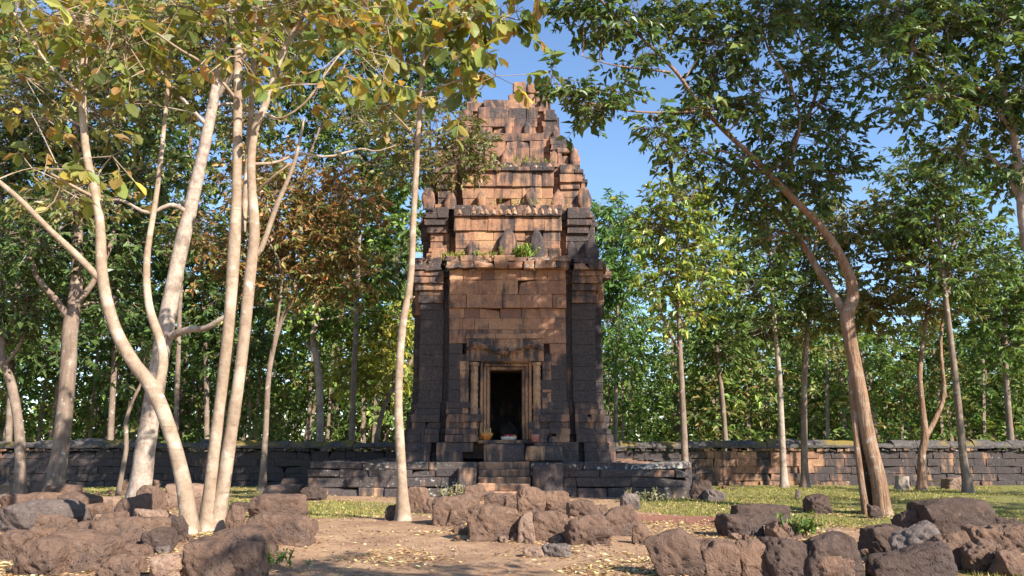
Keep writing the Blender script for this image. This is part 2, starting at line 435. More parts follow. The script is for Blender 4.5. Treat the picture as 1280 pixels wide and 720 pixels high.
# ruined top, lopsided
B = Blocks()
for (x0, x1, z0, z1) in ((.02, .55, 15.5, 15.98), (.55, 1.10, 15.5, 15.96), (1.10, 1.62, 15.5, 15.92), (.2, .72, 15.98, 16.55), (.74, 1.28, 15.96, 16.47),
                         (1.36, 1.64, 15.92, 16.12), (-1.64, -1.30, 15.5, 15.95), (-.5, 0., 15.5, 15.62), (-1.25, -.55, 15.5, 15.6)):
    for k, (y0, y1) in enumerate(((-1.45, -.7), (-.7, .2), (.2, 1.1))):
        B.box(TX+x0+.004, TX+x1-.004, TY+y0, TY+y1-.006, z0, z1-.04*k, (rng.uniform(.1, .4), .42, .05), .03, .05)
B.build('summit', M_TOWER, tower, T0)

def ogive(name, cx, yf, z, w, h, t, wcol, parent, lean=0.0, origin=T0):
    """upright pointed stone (antefix): swelling sides, a rounded ridge, rough"""
    n = 15; V = []; rings = 9
    prof = [(0, .82), (.12, .90), (.3, 1.0), (.5, .97), (.66, .84), (.8, .62), (.9, .40), (.97, .18), (1.0, .04)]
    for (tz, tw) in prof:
        for k in range(n):
            a = 2*math.pi*k/n; ca, sa = math.cos(a), math.sin(a)
            V.append((cx+.5*w*tw*np.sign(ca)*abs(ca)**.7+lean*tz*h, yf+.5*t*(.6+.4*tw)*np.sign(sa)*abs(sa)**.8+.08*tz*h, z+tz*h))
    V = np.array(V); V += .10*w*np.stack([fbm(V*3.1, 3, 1), .5*fbm(V*3.1, 3, 2), .6*fbm(V*3.1, 3, 3)], 1)
    F = [(r*n+k, r*n+(k+1) % n, (r+1)*n+(k+1) % n, (r+1)*n+k) for r in range(len(prof)-1) for k in range(n)]
    return npmesh(name, V, [np.array(F)], M_TOWER, parent, {'w': np.tile(wcol, (len(V), 1))}, origin=origin, smooth=False)
def yf_at(a, p): return TY-a-p
for (px, pyb, wpx, hpx, yy) in (
        (665, 262, 14, 27, yf_at(2.95, .3)), (697, 262, 15, 27, yf_at(3.0, 0)), (731, 262, 17, 30, yf_at(2.95, 0)), (535, 262, 16, 32, yf_at(2.95, 0)),
        (563, 262, 15, 25, yf_at(2.95, 0)), (602, 262, 12, 22, yf_at(2.95, .3)),
        (633, 326, 21, 41, yf_at(3.25, .36)), (674, 326, 18, 40, yf_at(3.3, .3)), (740, 326, 17, 34, yf_at(3.3, 0)), (716, 326, 14, 26, yf_at(3.3, 0)), (590, 326, 13, 24, yf_at(3.3, .3)),
        (633, 214, 16, 25, yf_at(2.6, .25)), (692, 214, 11, 24, yf_at(2.6, 0)), (719, 214, 12, 26, yf_at(2.6, 0)), (548, 214, 14, 24, yf_at(2.6, 0)), (575, 214, 11, 20, yf_at(2.6, 0)),
        (635, 174, 11, 20, yf_at(2.15, .15)), (660, 174, 11, 20, yf_at(2.15, .15)), (695, 174, 10, 15, yf_at(2.1, 0)), (583, 174, 11, 19, yf_at(2.1, 0)), (611, 174, 9, 14, yf_at(2.1, .1))):
    b_ = P(px, pyb, yy); sc = yy/F_PX*1.02
    zz = {326: 8.40, 262: 10.47, 214: 12.30, 174: 13.73}[pyb]
    dk = .95 if (px > 668 and pyb == 326) else .52
    ogive('antefix', b_[0], yy, zz, wpx*sc, hpx*sc, .22, (.25, dk, .12), tower, rng.normal(0, .03))
# little corner niche shrines on the fourth storey
for sx in (1, -1):
    B = Blocks(); x = TX+sx*2.32; y = TY-2.32
    B.box(x-.42, x+.42, y-.2, y+.5, 12.33, 12.48, (.3, .45, .2), .02, .03)
    B.box(x-.36, x-.2, y-.15, y+.4, 12.48, 12.95, (.3, .45, .2), .02, .03); B.box(x+.2, x+.36, y-.15, y+.4, 12.48, 12.95, (.3, .45, .2), .02, .03)
    B.box(x-.18, x+.18, y+.15, y+.4, 12.48, 12.94, (.2, .6, 0), .01, .02)
    B.box(x-.42, x+.42, y-.2, y+.45, 12.955, 13.12, (.3, .45, .25), .03, .04); B.box(x-.26, x+.26, y-.1, y+.4, 13.12, 13.32, (.3, .45, .1), .04, .06)
    B.build('corner_shrine', M_TOWER, tower, T0)
# lotus-petal friezes along two ledges (pale with lichen)
for z, y, hw, n in ((10.10, TY-3.2-.33, 1.95, 15), (12.0, TY-2.84-.31, 1.7, 14)):
    V = []; F = []
    for i in range(n):
        x = TX-hw+2*hw*(i+.5)/n+rng.normal(0, .02); w = 2*hw/n*.46; h = rng.uniform(.16, .36); w *= rng.uniform(.7, 1.15); k = len(V)
        if rng.random() < .3: continue
        V += [(x-w, y+.02, z), (x+w, y+.02, z), (x+w*.7, y-.02, z+h*.6), (x, y+.0, z+h), (x-w*.7, y-.02, z+h*.6), (x, y-.05, z+.03), (x, y-.045, z+h*.6)]
        F += [(k, k+5, k+6, k+4), (k+5, k+1, k+2, k+6), (k+4, k+6, k+3, k+3), (k+6, k+2, k+3, k+3)]
    F3 = [f[:3] for f in F if f[2] == f[3]]; F4 = [f for f in F if f[2] != f[3]]
    V = np.array(V); W = np.tile((.5, .25, .62), (len(V), 1)); W[:, 2] += rng.normal(0, .12, len(V))
    npmesh('lotus_frieze', V, [np.array(F4), np.array(F3)], M_TOWER, tower, {'w': W}, origin=T0)

# doorway
yd = TY-3.2-.36                 # face of the central bay
B = Blocks(); x0, x1, z0, z1 = TX+DOOR[0], TX+DOOR[1], DOOR[2], DOOR[3]
wj = (.62, .5, .12)
for k, (o_, y_, t_) in enumerate(((.02, .26, .11), (.14, .14, .11), (.26, .02, .11))):     # three stepped mouldings
    B.box(x0-o_-t_+.0, x0-o_, yd+y_, yd+y_+.5, z0+.01*k, z1+o_, wj, .006, .025); B.box(x1+o_, x1+o_+t_, yd+y_, yd+y_+.5, z0+.01*k, z1+o_, wj, .006, .025)
    B.box(x0-o_-t_, x1+o_+t_, yd+y_+.003, yd+y_+.5, z1+o_+.002, z1+o_+t_, wj, .006, .025)
B.build('door_frame', M_TOWER, tower, T0)
B = Blocks(); B.box(x0-.42, x1+.42, yd-.10, yd+1.0, z0-.12, z0-.004, (.4, .55, .05), .012, .03)
B.build('threshold', M_TOWER, tower, T0)
def colonette(cx):
    V = []; F = []; n = 10; z = z0; prof = []
    H = 2.72
    for i in range(61):
        t = i/60; r = .128+(.016 if i % 5 == 0 else 0)+(.008 if i % 5 in (1, 4) else 0)
        if i < 3 or i > 57: r = .175
        prof.append((t*H, r))
    for (h, r) in prof:
        for k in range(n):
            a = 2*math.pi*(k+.5)/n; V.append((cx+r*math.cos(a), yd-.02+r*math.sin(a)*.9, z+h))
    for q in range(len(prof)-1):
        for k in range(n): F.append((q*n+k, q*n+(k+1) % n, (q+1)*n+(k+1) % n, (q+1)*n+k))
    V = np.array(V); V += .008*np.stack([vnoise(V*9, 1), vnoise(V*9, 2), 0*V[:, 0]], 1)
    npmesh('colonette', V, [np.array(F)], M_TOWER, tower, {'w': np.tile((.75, .30, .12), (len(V), 1))}, origin=T0)
colonette(x0-.56); colonette(x1+.54)
B = Blocks()
for sx, xx in ((-1, x0-.92), (1, x1+.90)):
    z = z0
    for h in (.42, .38, .45, .4, .44, .36, .32):
        B.box(xx-.16, xx+.16, yd-.03+rng.normal(0, .008), yd+.45, z, z+h-.006, (rng.uniform(.4, .9), .45, .1), .008, .02); z += h
B.build('door_pilaster', M_TOWER, tower, T0)
# carved lintel: garland arc with scrolls, eroded
nx_, nz_ = 90, 40; lx0, lx1, lz0, lz1 = x0-.84, x1+.80, z0+2.76, z0+3.56
u, v_ = np.meshgrid(np.linspace(0, 1, nx_), np.linspace(0, 1, nz_)); u = u.ravel(); v_ = v_.ravel()
xx = lx0+(lx1-lx0)*u; zz = lz0+(lz1-lz0)*v_
X = (u-.5)*4.0; arc = .55-.22*np.cos(X*1.9)*(np.abs(X) < 1.7)
rel = .07*np.exp(-((v_-arc)/.09)**2)
for k in range(-4, 5):
    cx_ = k*.42; r_ = np.sqrt((X-cx_)**2+((v_-.55+.3*np.cos(cx_*1.9)*.4)*2.2)**2+1e-9); th = np.arctan2((v_-.45)*2.2, X-cx_)
    rel += .035*np.exp(-(r_/.28)**2)*(1+np.sin(22*r_+3*th))
rel += .05*np.exp(-((X/.3)**2+((v_-.35)/.25)**2))*(1+.6*np.sin(X*50))
rel *= 1.6; rel += .03*fbm(np.stack([xx*6, zz*6, xx*0], 1), 4, 5)
yy_ = yd-.10-rel
V = np.stack([xx, yy_, zz], 1); ii = (np.arange(nz_-1)[:, None]*nx_+np.arange(nx_-1)[None, :]).ravel()
F = [np.stack([ii, ii+1, ii+nx_+1, ii+nx_], 1)]
edge = list(range(nx_))+[r*nx_+nx_-1 for r in range(1, nz_)]+[nz_*nx_-2-k for k in range(nx_-1)]+[r*nx_ for r in range(nz_-2, 0, -1)]
eb = V[edge].copy(); eb[:, 1] = yd+.4; k0 = len(V); V = np.concatenate([V, eb]); m = len(edge)
F.append(np.array([(edge[i], k0+i, k0+(i+1) % m, edge[(i+1) % m]) for i in range(m)]))
W = np.tile((.55, .50, .10), (len(V), 1)); W[:, 1] += .2*(V[:, 0] < TX-.2)
npmesh('lintel', V, F, M_TOWER, tower, {'w': W}, origin=T0)
B = Blocks(); B.line((lx0-.03, yd-.13), (lx1+.03, yd-.13), lz1+.004, lz1+.19, .5, wf_t(.1), (.9, 1.6), .01)
B.build('lintel_band', M_TOWER, tower, T0)
# something pale and worn standing far inside
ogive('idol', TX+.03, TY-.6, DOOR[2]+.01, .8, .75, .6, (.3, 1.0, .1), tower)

# ------------------------------------------------------------ terrace
def wf_p(lich=.2, cr=1.12):
    return lambda x, y, z: (np.clip(rng.normal(.4, .25), 0, 1), cr+rng.normal(0, .16), lich+rng.normal(0, .12))
YT = 25.75
XL, XR = P(384, 600, YT)[0], P(864, 600, YT)[0]
SX0, SX1 = P(596, 600, YT)[0], P(664, 600, YT)[0]
terr = thing('stone_terrace', 'low dark lichen-stained stone terrace carrying the tower, with a flight of steps', 'terrace', ((XL+XR)/2, YT+4, 0))
TO = tuple(terr.location)
for (a, b) in ((XL, SX0), (SX1, XR)):
    B = Blocks()
    for (z0_, z1_, s_) in ((-.35, .30, .10), (.30, .62, .03), (.62, .86, .0), (.86, 1.10, -.05)):
        B.line((a, YT-s_), (b, YT-s_), z0_, z1_, .7, wf_p(.42 if z0_ < .8 else .55), (.8, 1.9), .022, .03, .22, .03,
               skip=lambda x, y, z, l: (z > .8 and x < XL+.8) or (z > .8 and rng.random() < .06))
    xx_, s_ = (XL, -1) if a == XL else (XR, 1)
    for (z0_, z1_) in ((-.35, .30), (.30, .62), (.62, .86), (.86, 1.10)):
        p_, q_ = ((xx_, YT+9.5), (xx_, YT+.72)) if s_ < 0 else ((xx_, YT+.72), (xx_, YT+9.5))
        B.line(p_, q_, z0_, z1_, .7, wf_p(), (.7, 1.4), .03, .05, .3, .04)
    B.build('retaining_wall', M_TOWER, terr, TO)
B = Blocks()
for x_ in np.arange(XL+.7, XR-.7, 1.1):
    for y_ in np.arange(YT+.5, YT+9.4, 1.2):
        B.box(x_, x_+1.09, y_, y_+1.19, -.2, 1.075+rng.normal(0, .012), (.4, .6, .15), .008, .03)
B.build('paving', M_TOWER, terr, TO)
st = bpy.data.objects.new('staircase', None); link(st, terr)
for k in range(5):
    B = Blocks(); zt = 1.10*(k+1)/5
    xs = [SX0+.02, SX0+.02+(SX1-SX0)*rng.uniform(.35, .65), SX1-.02]
    B.box(SX0+.02, SX1-.02, YT-.72+.29*k, YT+.75, zt-.26, zt-.004+rng.normal(0, .006), (.5, .52, .2), .012, .045)
    B.build('step', M_TOWER, st, TO)
for (px0, px1, pyt, pyb, dY, dk) in ((666, 703, 581, 612, -.22, .98), (572, 595, 584, 612, -.3, .95)):
    a = P(px0, pyb, YT+dY); b = P(px1, pyt, YT+dY); B = Blocks()
    B.box(a[0], b[0], YT+dY, YT+.3, -.2, b[2], (.5, dk, .22), .03, .05); B.build('stair_side_block', M_TOWER, terr, TO)
# door-step blocks on the terrace, in front of the plinth
for (px0, px1, pyt, y0, y1, lab, cr) in ((604, 656, 554, 26.35, 27.2, 'long squared doorstep slab below the dark doorway', .85), (658, 704, 557, 26.2, 26.85, 'chipped pale block with a broken corner right of the doorstep', .66)):
    a = P(px0, 570, y0)[0]; b = P(px1, 570, y0)[0]; zt = P(px0, pyt, y0)[2]; B = Blocks()
    B.block(((a+b)/2, (y0+y1)/2, (1.10+zt)/2), (1, 0), (b-a)/2, (y1-y0)/2, (zt-1.10)/2, (.7, cr, .15), .03, .06, 1.0)
    o = B.build('stone_block', M_TOWER, None, ((a+b)/2, (y0+y1)/2, 1.1)); tag(o, lab, 'stone block')

# ------------------------------------------------------------ enclosure wall
YW = 37.2
M_WALL = M_TOWER
def enclosure(x0, x1, label, lit):
    t = thing('enclosure_wall', label, 'stone wall', ((x0+x1)/2, YW, -.25))
    og = tuple(t.location)
    def wf(l, cr): return lambda x, y, z: (np.clip(rng.normal(.4, .15), 0, 1), cr-.42*(sstep(8.4, 9.2, x)*sstep(11.8, 11.2, x)+sstep(12.0, 12.4, x)*sstep(17.2, 16.2, x))+.25*math.sin(x*.7+2.6)+rng.normal(0, .06), l+rng.normal(0, .1))  # crust plus painted light: paler over the sunlit stretches of the wall
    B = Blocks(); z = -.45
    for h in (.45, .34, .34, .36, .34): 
        B.line((x0, YW-(.06 if z < -.2 else 0)), (x1, YW-(.06 if z < -.2 else 0)), z, z+h, .7, wf(.22, 1.0 if lit else 1.15), (.5, 1.1), .015, .02, .12); z += h  # crust raised on the unlit wall to paint in its shade
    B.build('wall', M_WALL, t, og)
    B = Blocks(); zc = z
    B.line((x0, YW-.10), (x1, YW-.10), z, z+.15, .9, wf(.42, .85), (.25, .42), .02, .03, .2, gap=.03,
           skip=lambda x, y, zz_, l: rng.random() < .06); z += .15
    B.build('cornice', M_WALL, t, og)
    # heavy rounded coping stones
    V = []; F = []; W = []; x = x0
    while x < x1-.1:
        l = min(rng.uniform(.8, 1.7), x1-x); hs = rng.uniform(.8, 1.15)*(1+.18*vnoise(np.array([[x*.35, 1, 2]]), 3)[0]); n = 12
        if rng.random() < .08: hs = .3
        k0 = len(V)
        prof = [(-.16, 0), (-.17, .10), (-.08, .20), (.08, .31), (.30, .36), (.52, .31), (.72, .16), (.78, 0)]
        xs = np.linspace(x+.012, x+l-.012, 5)
        for xi in xs:
            for (yy0, zz0) in prof: V.append((xi, YW+yy0, z+zz0*hs))
        m = len(prof)
        for a in range(4):
            for b in range(m-1): F.append((k0+a*m+b, k0+(a+1)*m+b, k0+(a+1)*m+b+1, k0+a*m+b+1))
        for e in (0, 4):
            for b in range(0, m//2-1): F.append((k0+e*m+b, k0+e*m+b+1, k0+e*m+m-2-b, k0+e*m+m-1-b))
        W += [(rng.uniform(.2, .7), .78+rng.normal(0, .1), .05)]*(5*m)
        x += l
    V = np.array(V); V += .05*np.stack([fbm(V*2, 3, 1), fbm(V*2, 3, 2), fbm(V*2, 3, 3)], 1)
    npmesh('coping', V, [np.array(F)], M_MOSSCOPE, t, {'w': np.array(W)}, origin=og)
    return t
def mat_coping():
    s = NT('mossy_coping_stone'); n1 = s.noise(.8, 5); n2 = s.noise(7, 5, .7)
    c = s.mix(s.ramp(n2, .35, .7), (.07, .062, .06), (.14, .12, .105))
    geo = s.node('ShaderNodeNewGeometry'); z = s.node('ShaderNodeSeparateXYZ'); s.t.links.new(geo.outputs['Normal'], z.inputs[0])
    moss = s.math('MULTIPLY', s.ramp(n1, .45, .62), s.ramp(z.outputs[2], .45, .8))
    c = s.mix(s.math('MULTIPLY', moss, .9), c, s.mix(n2, (.30, .17, .04), (.14, .14, .035)))
    c = s.mix(s.ramp(s.noise(5, 6, .7), .64, .72), c, (.42, .40, .36))
    return s.finish(c, .95, s.bump(n2, .7, .05), .1)
M_MOSSCOPE = mat_coping()
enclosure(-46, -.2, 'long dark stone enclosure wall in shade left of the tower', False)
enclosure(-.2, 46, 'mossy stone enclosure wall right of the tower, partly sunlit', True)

# ------------------------------------------------------------ stones
def stone_mesh(w, d, h, seed, k=4.5, n=16, rough=.06):
    """rounded quarried block, cube-sphere grid pushed to a superellipsoid and worn"""
    g = np.linspace(-1, 1, n); V = []; F = []
    A, Bq = np.meshgrid(g, g, indexing='ij'); A = A.ravel(); Bq = Bq.ravel(); one = np.ones_like(A)
    for ax, sg in ((0, 1), (0, -1), (1, 1), (1, -1), (2, 1), (2, -1)):
        c = np.zeros((len(A), 3)); c[:, ax] = sg; c[:, (ax+1) % 3] = A*sg; c[:, (ax+2) % 3] = Bq
        k0 = sum(len(q) for q in V); V.append(c)
        i = (np.arange(n-1)[:, None]*n+np.arange(n-1)[None, :]).ravel()
        F.append(np.stack([i, i+n, i+n+1, i+1], 1)+k0)
    V = np.concatenate(V); F = np.concatenate(F)
    nrm = (np.abs(V)**k).sum(1)**(1/k); V = V/nrm[:, None]
    # skew the block: shear and taper
    r = np.random.default_rng(seed)
    V[:, 0] *= 1+r.uniform(-.22, .12)*(V[:, 2]); V[:, 1] *= 1+r.uniform(-.25, .05)*V[:, 2]
    V[:, 2] += r.uniform(-.16, .16)*V[:, 0]+r.uniform(-.1, .1)*V[:, 1]
    V[:, 0] += r.uniform(-.15, .15)*V[:, 1]
    V = V*np.array((w, d, h))/2
    for _ in range(9):                      # broken faces: cut the block with random planes
        nn = r.normal(0, 1, 3)*np.array((1, .8, 1)); nn /= np.linalg.norm(nn)
        ext = np.abs(nn*np.array((w, d, h))/2).sum(); off = ext*r.uniform(.58, .86)
        t_ = V@nn-off; V = V-np.where(t_ > 0, t_*.92, 0)[:, None]*nn
    q = V/max(w, h)+seed*3.7
    s_ = (w*d*h)**(1/3)
    N = V/np.linalg.norm(V, axis=1)[:, None]
    V = V-N*(.03*sstep(.15, .6, fbm(V*17, 2, 9)))[:, None]
    V = V+N*(s_*rough*(.8*vnoise(q*2.2, 1)+.6*vnoise(q*5, 2)))[:, None]+N*(.016*fbm(V*13, 3, seed % 50))[:, None]
    return V, F
def stone(px0, py0, px1, py1, label, mat=None, tilt=0, yaw=None, k=4.5, dep=.8, sink=.12, base=0.0, cat='stone', name='laterite_stone', group=None, rough=.06):
    """a stone seen in the box px0..px1, py0..py1, standing on the ground (or on `base` metres of rubble)"""
    xm = (px0+px1)/2; hw_ = (px1-px0)*.515; px0 = xm-hw_; px1 = xm+hw_; py0 = py1-(py1-py0)*1.02
    g = G((px0+px1)/2, py1+0.0)
    if base: 
        Y = g[1]*(EYE-base)/EYE if False else (EYE-base)/max(1e-3, -(P(640, py1, 1.0)[2]-EYE)); g = P((px0+px1)/2, py1, Y); 
    Y = g[1]; w = (px1-px0)*Y/F_PX; d = max(.12, dep*w)
    d = min(d, 1.25)
    zb = g[2]; zt = P(640, py0, Y+.6*d)[2]; h = max(.10, zt-zb)
    seed = int(abs(px0*7+py0*13))
    V, F = stone_mesh(w*1.02, d, h+sink, seed, k+1.5, 26 if w > .5 else 16, rough)
    yw = R(random.uniform(-14, 14)) if yaw is None else R(yaw)
    c, s_ = math.cos(R(tilt)), math.sin(R(tilt)); V = V @ np.array(((c, 0, s_), (0, 1, 0), (-s_, 0, c)))
    c, s_ = math.cos(yw), math.sin(yw); V = V @ np.array(((c, s_, 0), (-s_, c, 0), (0, 0, 1)))
    V[:, 2] += (h-sink)/2
    o = npmesh(name, V, [F], mat or M_LAT, smooth=True)
    o.location = (g[0], Y+d/2, zb)
    FEET.append((g[0], Y+d/2, w/2, d/2))
    return tag(o, label, cat, group)
FEET = []
D_, P_, G_ = M_LATD, M_LATP, M_LATG
STONES = [
 # left pile
 (-14, 625, 72, 668, 'big domed grey boulder at the left edge of the left rubble pile', G_, 0, 2.6, .9),
 (12, 672, 66, 722, 'dark brown weathered slab in the bottom left corner of the pile', M_LAT, 0, 3.0, .9),
 (52, 664, 122, 716, 'broad flat slab sloping toward the viewer in the left pile front', M_LAT, 0, 3.2, 1.0),
 (100, 648, 178, 690, 'wide low slab with a flat top beside the dark flat stone', M_LAT, 4, 3.4, .9),
 (-6, 604, 48, 624, 'pale flat sunlit slab at the far left below the forked pale tree', P_, 0, 7, .7),
 (-8, 617, 58, 646, 'brown slab lying behind the big domed grey boulder', M_LAT, 2, 4, .7),
 (48, 607, 66, 632, 'small upright stone in shade right of the pale flat slab', M_LAT, 5, 4, .9),
 (63, 606, 89, 632, 'squarish sunlit block below the thick trunk at left', M_LAT, -4, 6, .8),
 (66, 619, 118, 648, 'long squared block lying across the middle of the left pile', M_LAT, -3, 7, .6),
 (84, 630, 124, 656, 'blocky stone in front of the long squared block', M_LAT, -3, 5, .7),
 (119, 621, 146, 641, 'low tan stone beside the end of the long block', P_, 3, 4, .8),
 (139, 620, 186, 657, 'large tan angular block left of the forked tree', M_LAT, 8, 5, .7),
 (143, 600, 186, 620, 'dark-topped block at the foot of the thick pale trunk', M_LAT, 0, 6, .7),
 (150, 613, 171, 630, 'small rounded stone under the dark-topped block', M_LAT, 0, 3, .9),
 (169, 606, 198, 641, 'triangular upright stone right of the small rounded stone', M_LAT, 14, 4, .7),
 (164, 634, 202, 666, 'low tan slab in front of the triangular upright stone', P_, 0, 5, .8),
 (172, 660, 208, 692, 'dark flat stone left of the base of the forked tree', D_, 0, 4, .8),
 (146, 680, 178, 702, 'small brown stone in the litter in front of the wide low slab', M_LAT, 0, 3, .9),
 (118, 694, 166, 724, 'low half-buried stone at the bottom edge in the left pile', M_LAT, 0, 3.5, .9),
 (180, 694, 216, 726, 'tan half-buried stone at bottom edge left of the brown slab', P_, 0, 3.5, .9),
 (202, 606, 256, 634, 'long flat slab seen behind the two leaning trunks', P_, 0, 6, .6),
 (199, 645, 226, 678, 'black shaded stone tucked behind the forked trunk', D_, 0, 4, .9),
 (222, 622, 262, 652, 'tan block between the forked trunk and the twin trunks', M_LAT, 0, 5, .7),
 (281, 632, 300, 668, 'tan stone just right of the foot of the twin trunks', M_LAT, 0, 4, .9),
 (306, 618, 376, 650, 'big upright reddish slab right of the twin trunks', M_LAT, 0, 5.5, .5),
 (299, 642, 378, 680, 'big rounded brown boulder in front of the upright reddish slab', M_LAT, -3, 3, .7),
 (376, 650, 396, 668, 'small reddish stone right of the big rounded boulder', M_LAT, 0, 3, .9),
 (324, 606, 376, 621, 'flat slab lying behind the upright reddish slab', P_, 0, 5, .8),
 (350, 598, 370, 611, 'small pointed stone on the turf beyond the upright slab', P_, 0, 2.6, .9),
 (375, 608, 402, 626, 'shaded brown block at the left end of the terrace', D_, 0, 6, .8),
 (252, 660, 328, 694, 'brown hump of stone at the foot of the twin trunks', M_LAT, 0, 2.8, .8),
 (216, 676, 292, 726, 'large smooth brown slab at the bottom edge below the twin trunks', M_LAT, -5, 3.2, .8),
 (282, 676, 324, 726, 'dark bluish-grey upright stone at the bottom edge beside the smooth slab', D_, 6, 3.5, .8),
 (284, 628, 308, 641, 'small flat dark stone on the turf right of the twin trunks', D_, 0, 4, .8),
 # heap in front of the stairs
 (507, 609, 534, 642, 'rounded upright stone just right of the slim pole tree', M_LAT, 4, 3.4, .7),
 (481, 631, 499, 651, 'small dark stone just left of the slim pole tree', D_, 0, 3, .9),
 (540, 621, 586, 657, 'wide block at the left end of the heap before the steps', M_LAT, 0, 6, .7),
 (579, 606, 604, 628, 'pointed triangular stone on top of the central heap', M_LAT, 0, 2.4, .8),
 (559, 637, 583, 657, 'small squared block low in the heap in front of the wide block', M_LAT, 0, 6, .8),
 (584, 632, 651, 677, 'largest squared block at the front of the central heap', M_LAT, 0, 6, .6),
 (648, 641, 668, 679, 'narrow pale upright stone beside the largest block', P_, 0, 3.4, .8),
 (667, 639, 712, 677, 'squarish block in the front row right of the pale upright stone', M_LAT, 0, 5, .7),
 (647, 609, 680, 643, 'upright rounded stone standing highest in the central heap', M_LAT, 3, 3.6, .7),
 (675, 614, 713, 642, 'stone block at the top of heap right of the highest stone', M_LAT, 5, 4, .7),
 (709, 624, 744, 650, 'sloping stone on the right shoulder of the central heap', M_LAT, 8, 4, .8),
 (712, 644, 762, 682, 'low sloping slab in the front right of the central heap', M_LAT, 14, 4.5, .8),
 (756, 636, 802, 670, 'tilted slab at the right end of the central heap', M_LAT, 22, 6, .7),
 (679, 677, 714, 697, 'loose grey stone lying alone in front of the central heap', G_, 5, 4, .8),
 (630, 618, 649, 637, 'small stone wedged between top stones of the central heap', M_LAT, 0, 4, .9),
 (603, 617, 642, 635, 'flat stone in the back of the heap below the steps', M_LAT, 0, 4, .8),
 (568, 622, 602, 642, 'stone under the pointed triangular stone of the heap', M_LAT, 0, 5, .8),
 (530, 624, 543, 642, 'small stone between rounded upright stone and wide block', M_LAT, 0, 3.5, .9),
 (652, 684, 678, 697, 'thin pale flat stone in the dust before the heap', P_, 0, 4, .8),
 (743, 631, 759, 651, 'small stone behind the tilted slab of the central heap', M_LAT, 0, 4, .9),
 (794, 655, 813, 681, 'thin brown sliver of stone between heap and right-hand row', M_LAT, 20, 5, .9),
 (779, 617, 801, 637, 'greyish mossy stone at the foot of the terrace right part', G_, 0, 2.6, .9),
 # row and heap on the right
 (817, 664, 880, 722, 'tilted pitted block at the left end of the right-hand row', M_LAT, 26, 6, .55),
 (881, 676, 925, 724, 'squared block second in the right-hand row', M_LAT, 0, 6.5, .7),
 (925, 675, 969, 724, 'squared block third in the row, narrower at the top', M_LAT, -3, 6, .7),
 (966, 673, 1019, 726, 'deeply pitted dark block fourth in the right-hand row', D_, 0, 5, .7),
 (1015, 670, 1082, 724, 'big dark rounded block at the right end of the row', D_, 0, 3.6, .7),
 (1028, 694, 1072, 726, 'brown rounded stone leaning on the big dark rounded block', M_LAT, 0, 2.8, .8),
 (904, 643, 960, 673, 'dark rounded stone in front of the dark slab on the lawn edge', D_, 0, 3.2, .7),
 (922, 631, 987, 657, 'long dark slab lying at the lawn edge behind the row', D_, 3, 5, .6),
 (967, 652, 1008, 674, 'half-lit brown stone right of the dark rounded stone', M_LAT, 0, 3.4, .8),
 (1036, 661, 1058, 677, 'small pinkish pointed stone behind the big dark rounded block', P_, 0, 2.8, .9),
 (1014, 619, 1044, 643, 'lone dark boulder on the open lawn', D_, 12, 2.6, .8),
 (1088, 656, 1140, 694, 'dark pitted stone left of the right-hand heap', D_, 0, 3.6, .7),
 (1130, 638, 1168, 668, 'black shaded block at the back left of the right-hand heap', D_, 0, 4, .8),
 (1160, 626, 1252, 672, 'huge dark slab topping the right-hand heap', D_, 3, 4, .6),
 (1134, 660, 1192, 706, 'smooth tilted slab leaning in the right-hand heap', M_LATG, 24, 5, .7),
 (1178, 664, 1226, 712, 'brown pitted block beside the smooth tilted slab in the right-hand heap', M_LAT, 12, 4.5, .7),
 (1218, 676, 1262, 718, 'brown pitted block under the rounded block in the right-hand heap', M_LAT, 4, 4, .7),
 (1254, 686, 1296, 722, 'brown pitted block in the bottom right corner', M_LAT, -6, 5, .7),
 (86, 652, 124, 676, 'flat-topped brown stone between the sloping slab and blocky stone in the left pile', M_LAT, 5, 4, .8),
 (30, 642, 76, 672, 'brown stone below the domed grey boulder in the left pile', M_LAT, -6, 3.5, .8),
 (-12, 664, 22, 700, 'brown stone cut by the left edge of the photo', M_LAT, 0, 3.4, .8),
 (124, 640, 152, 662, 'squat stone in front of the low tan stone in the left pile', M_LAT, 8, 4, .8),
 (1224, 660, 1264, 692, 'rounded block topping the brown pitted blocks at right', M_LAT, 0, 4, .8),
 (1252, 656, 1296, 692, 'brown block at the right edge of the photo', M_LAT, 0, 5, .8),
 (1108, 686, 1202, 726, 'large dark slab in the lower front of the right-hand heap', D_, 10, 4, .7),
 (1248, 648, 1288, 664, 'dark flat stone behind the brown block at the right edge', D_, 0, 4, .8),
 (1089, 632, 1106, 649, 'dark knob of stone at the foot of the big leaning tree', D_, 0, 3, .9),
 (1186, 597, 1208, 612, 'pinkish block lying at the foot of the shaded wall', P_, 0, 5, .8),
 (866, 598, 894, 626, 'dark fallen block at the right end of the terrace', D_, 16, 5, .8),
 (884, 612, 908, 627, 'smaller pale fallen stone beside the dark fallen block', G_, 0, 4, .9),
]
for (a, b, c, d, lab, m, tl, k, dp) in STONES:
    stone(a, b, c, d, lab, m, tl, None, k, dp)
for i in range(46):
    px = 40+rng.uniform(-60, 165); py = rng.uniform(622, 712); w = rng.uniform(13, 25)
    stone(px-w/2, py-w*rng.uniform(.55, .8), px+w/2, py, 'middling brown laterite lump among the stones of the left pile', (M_LAT, P_, M_LAT, G_)[i % 4], rng.uniform(-18, 18), None, rng.uniform(2.8, 5), .9, .05, 0, 'stone', 'laterite_stone', 'middling lumps in the left pile', .08)
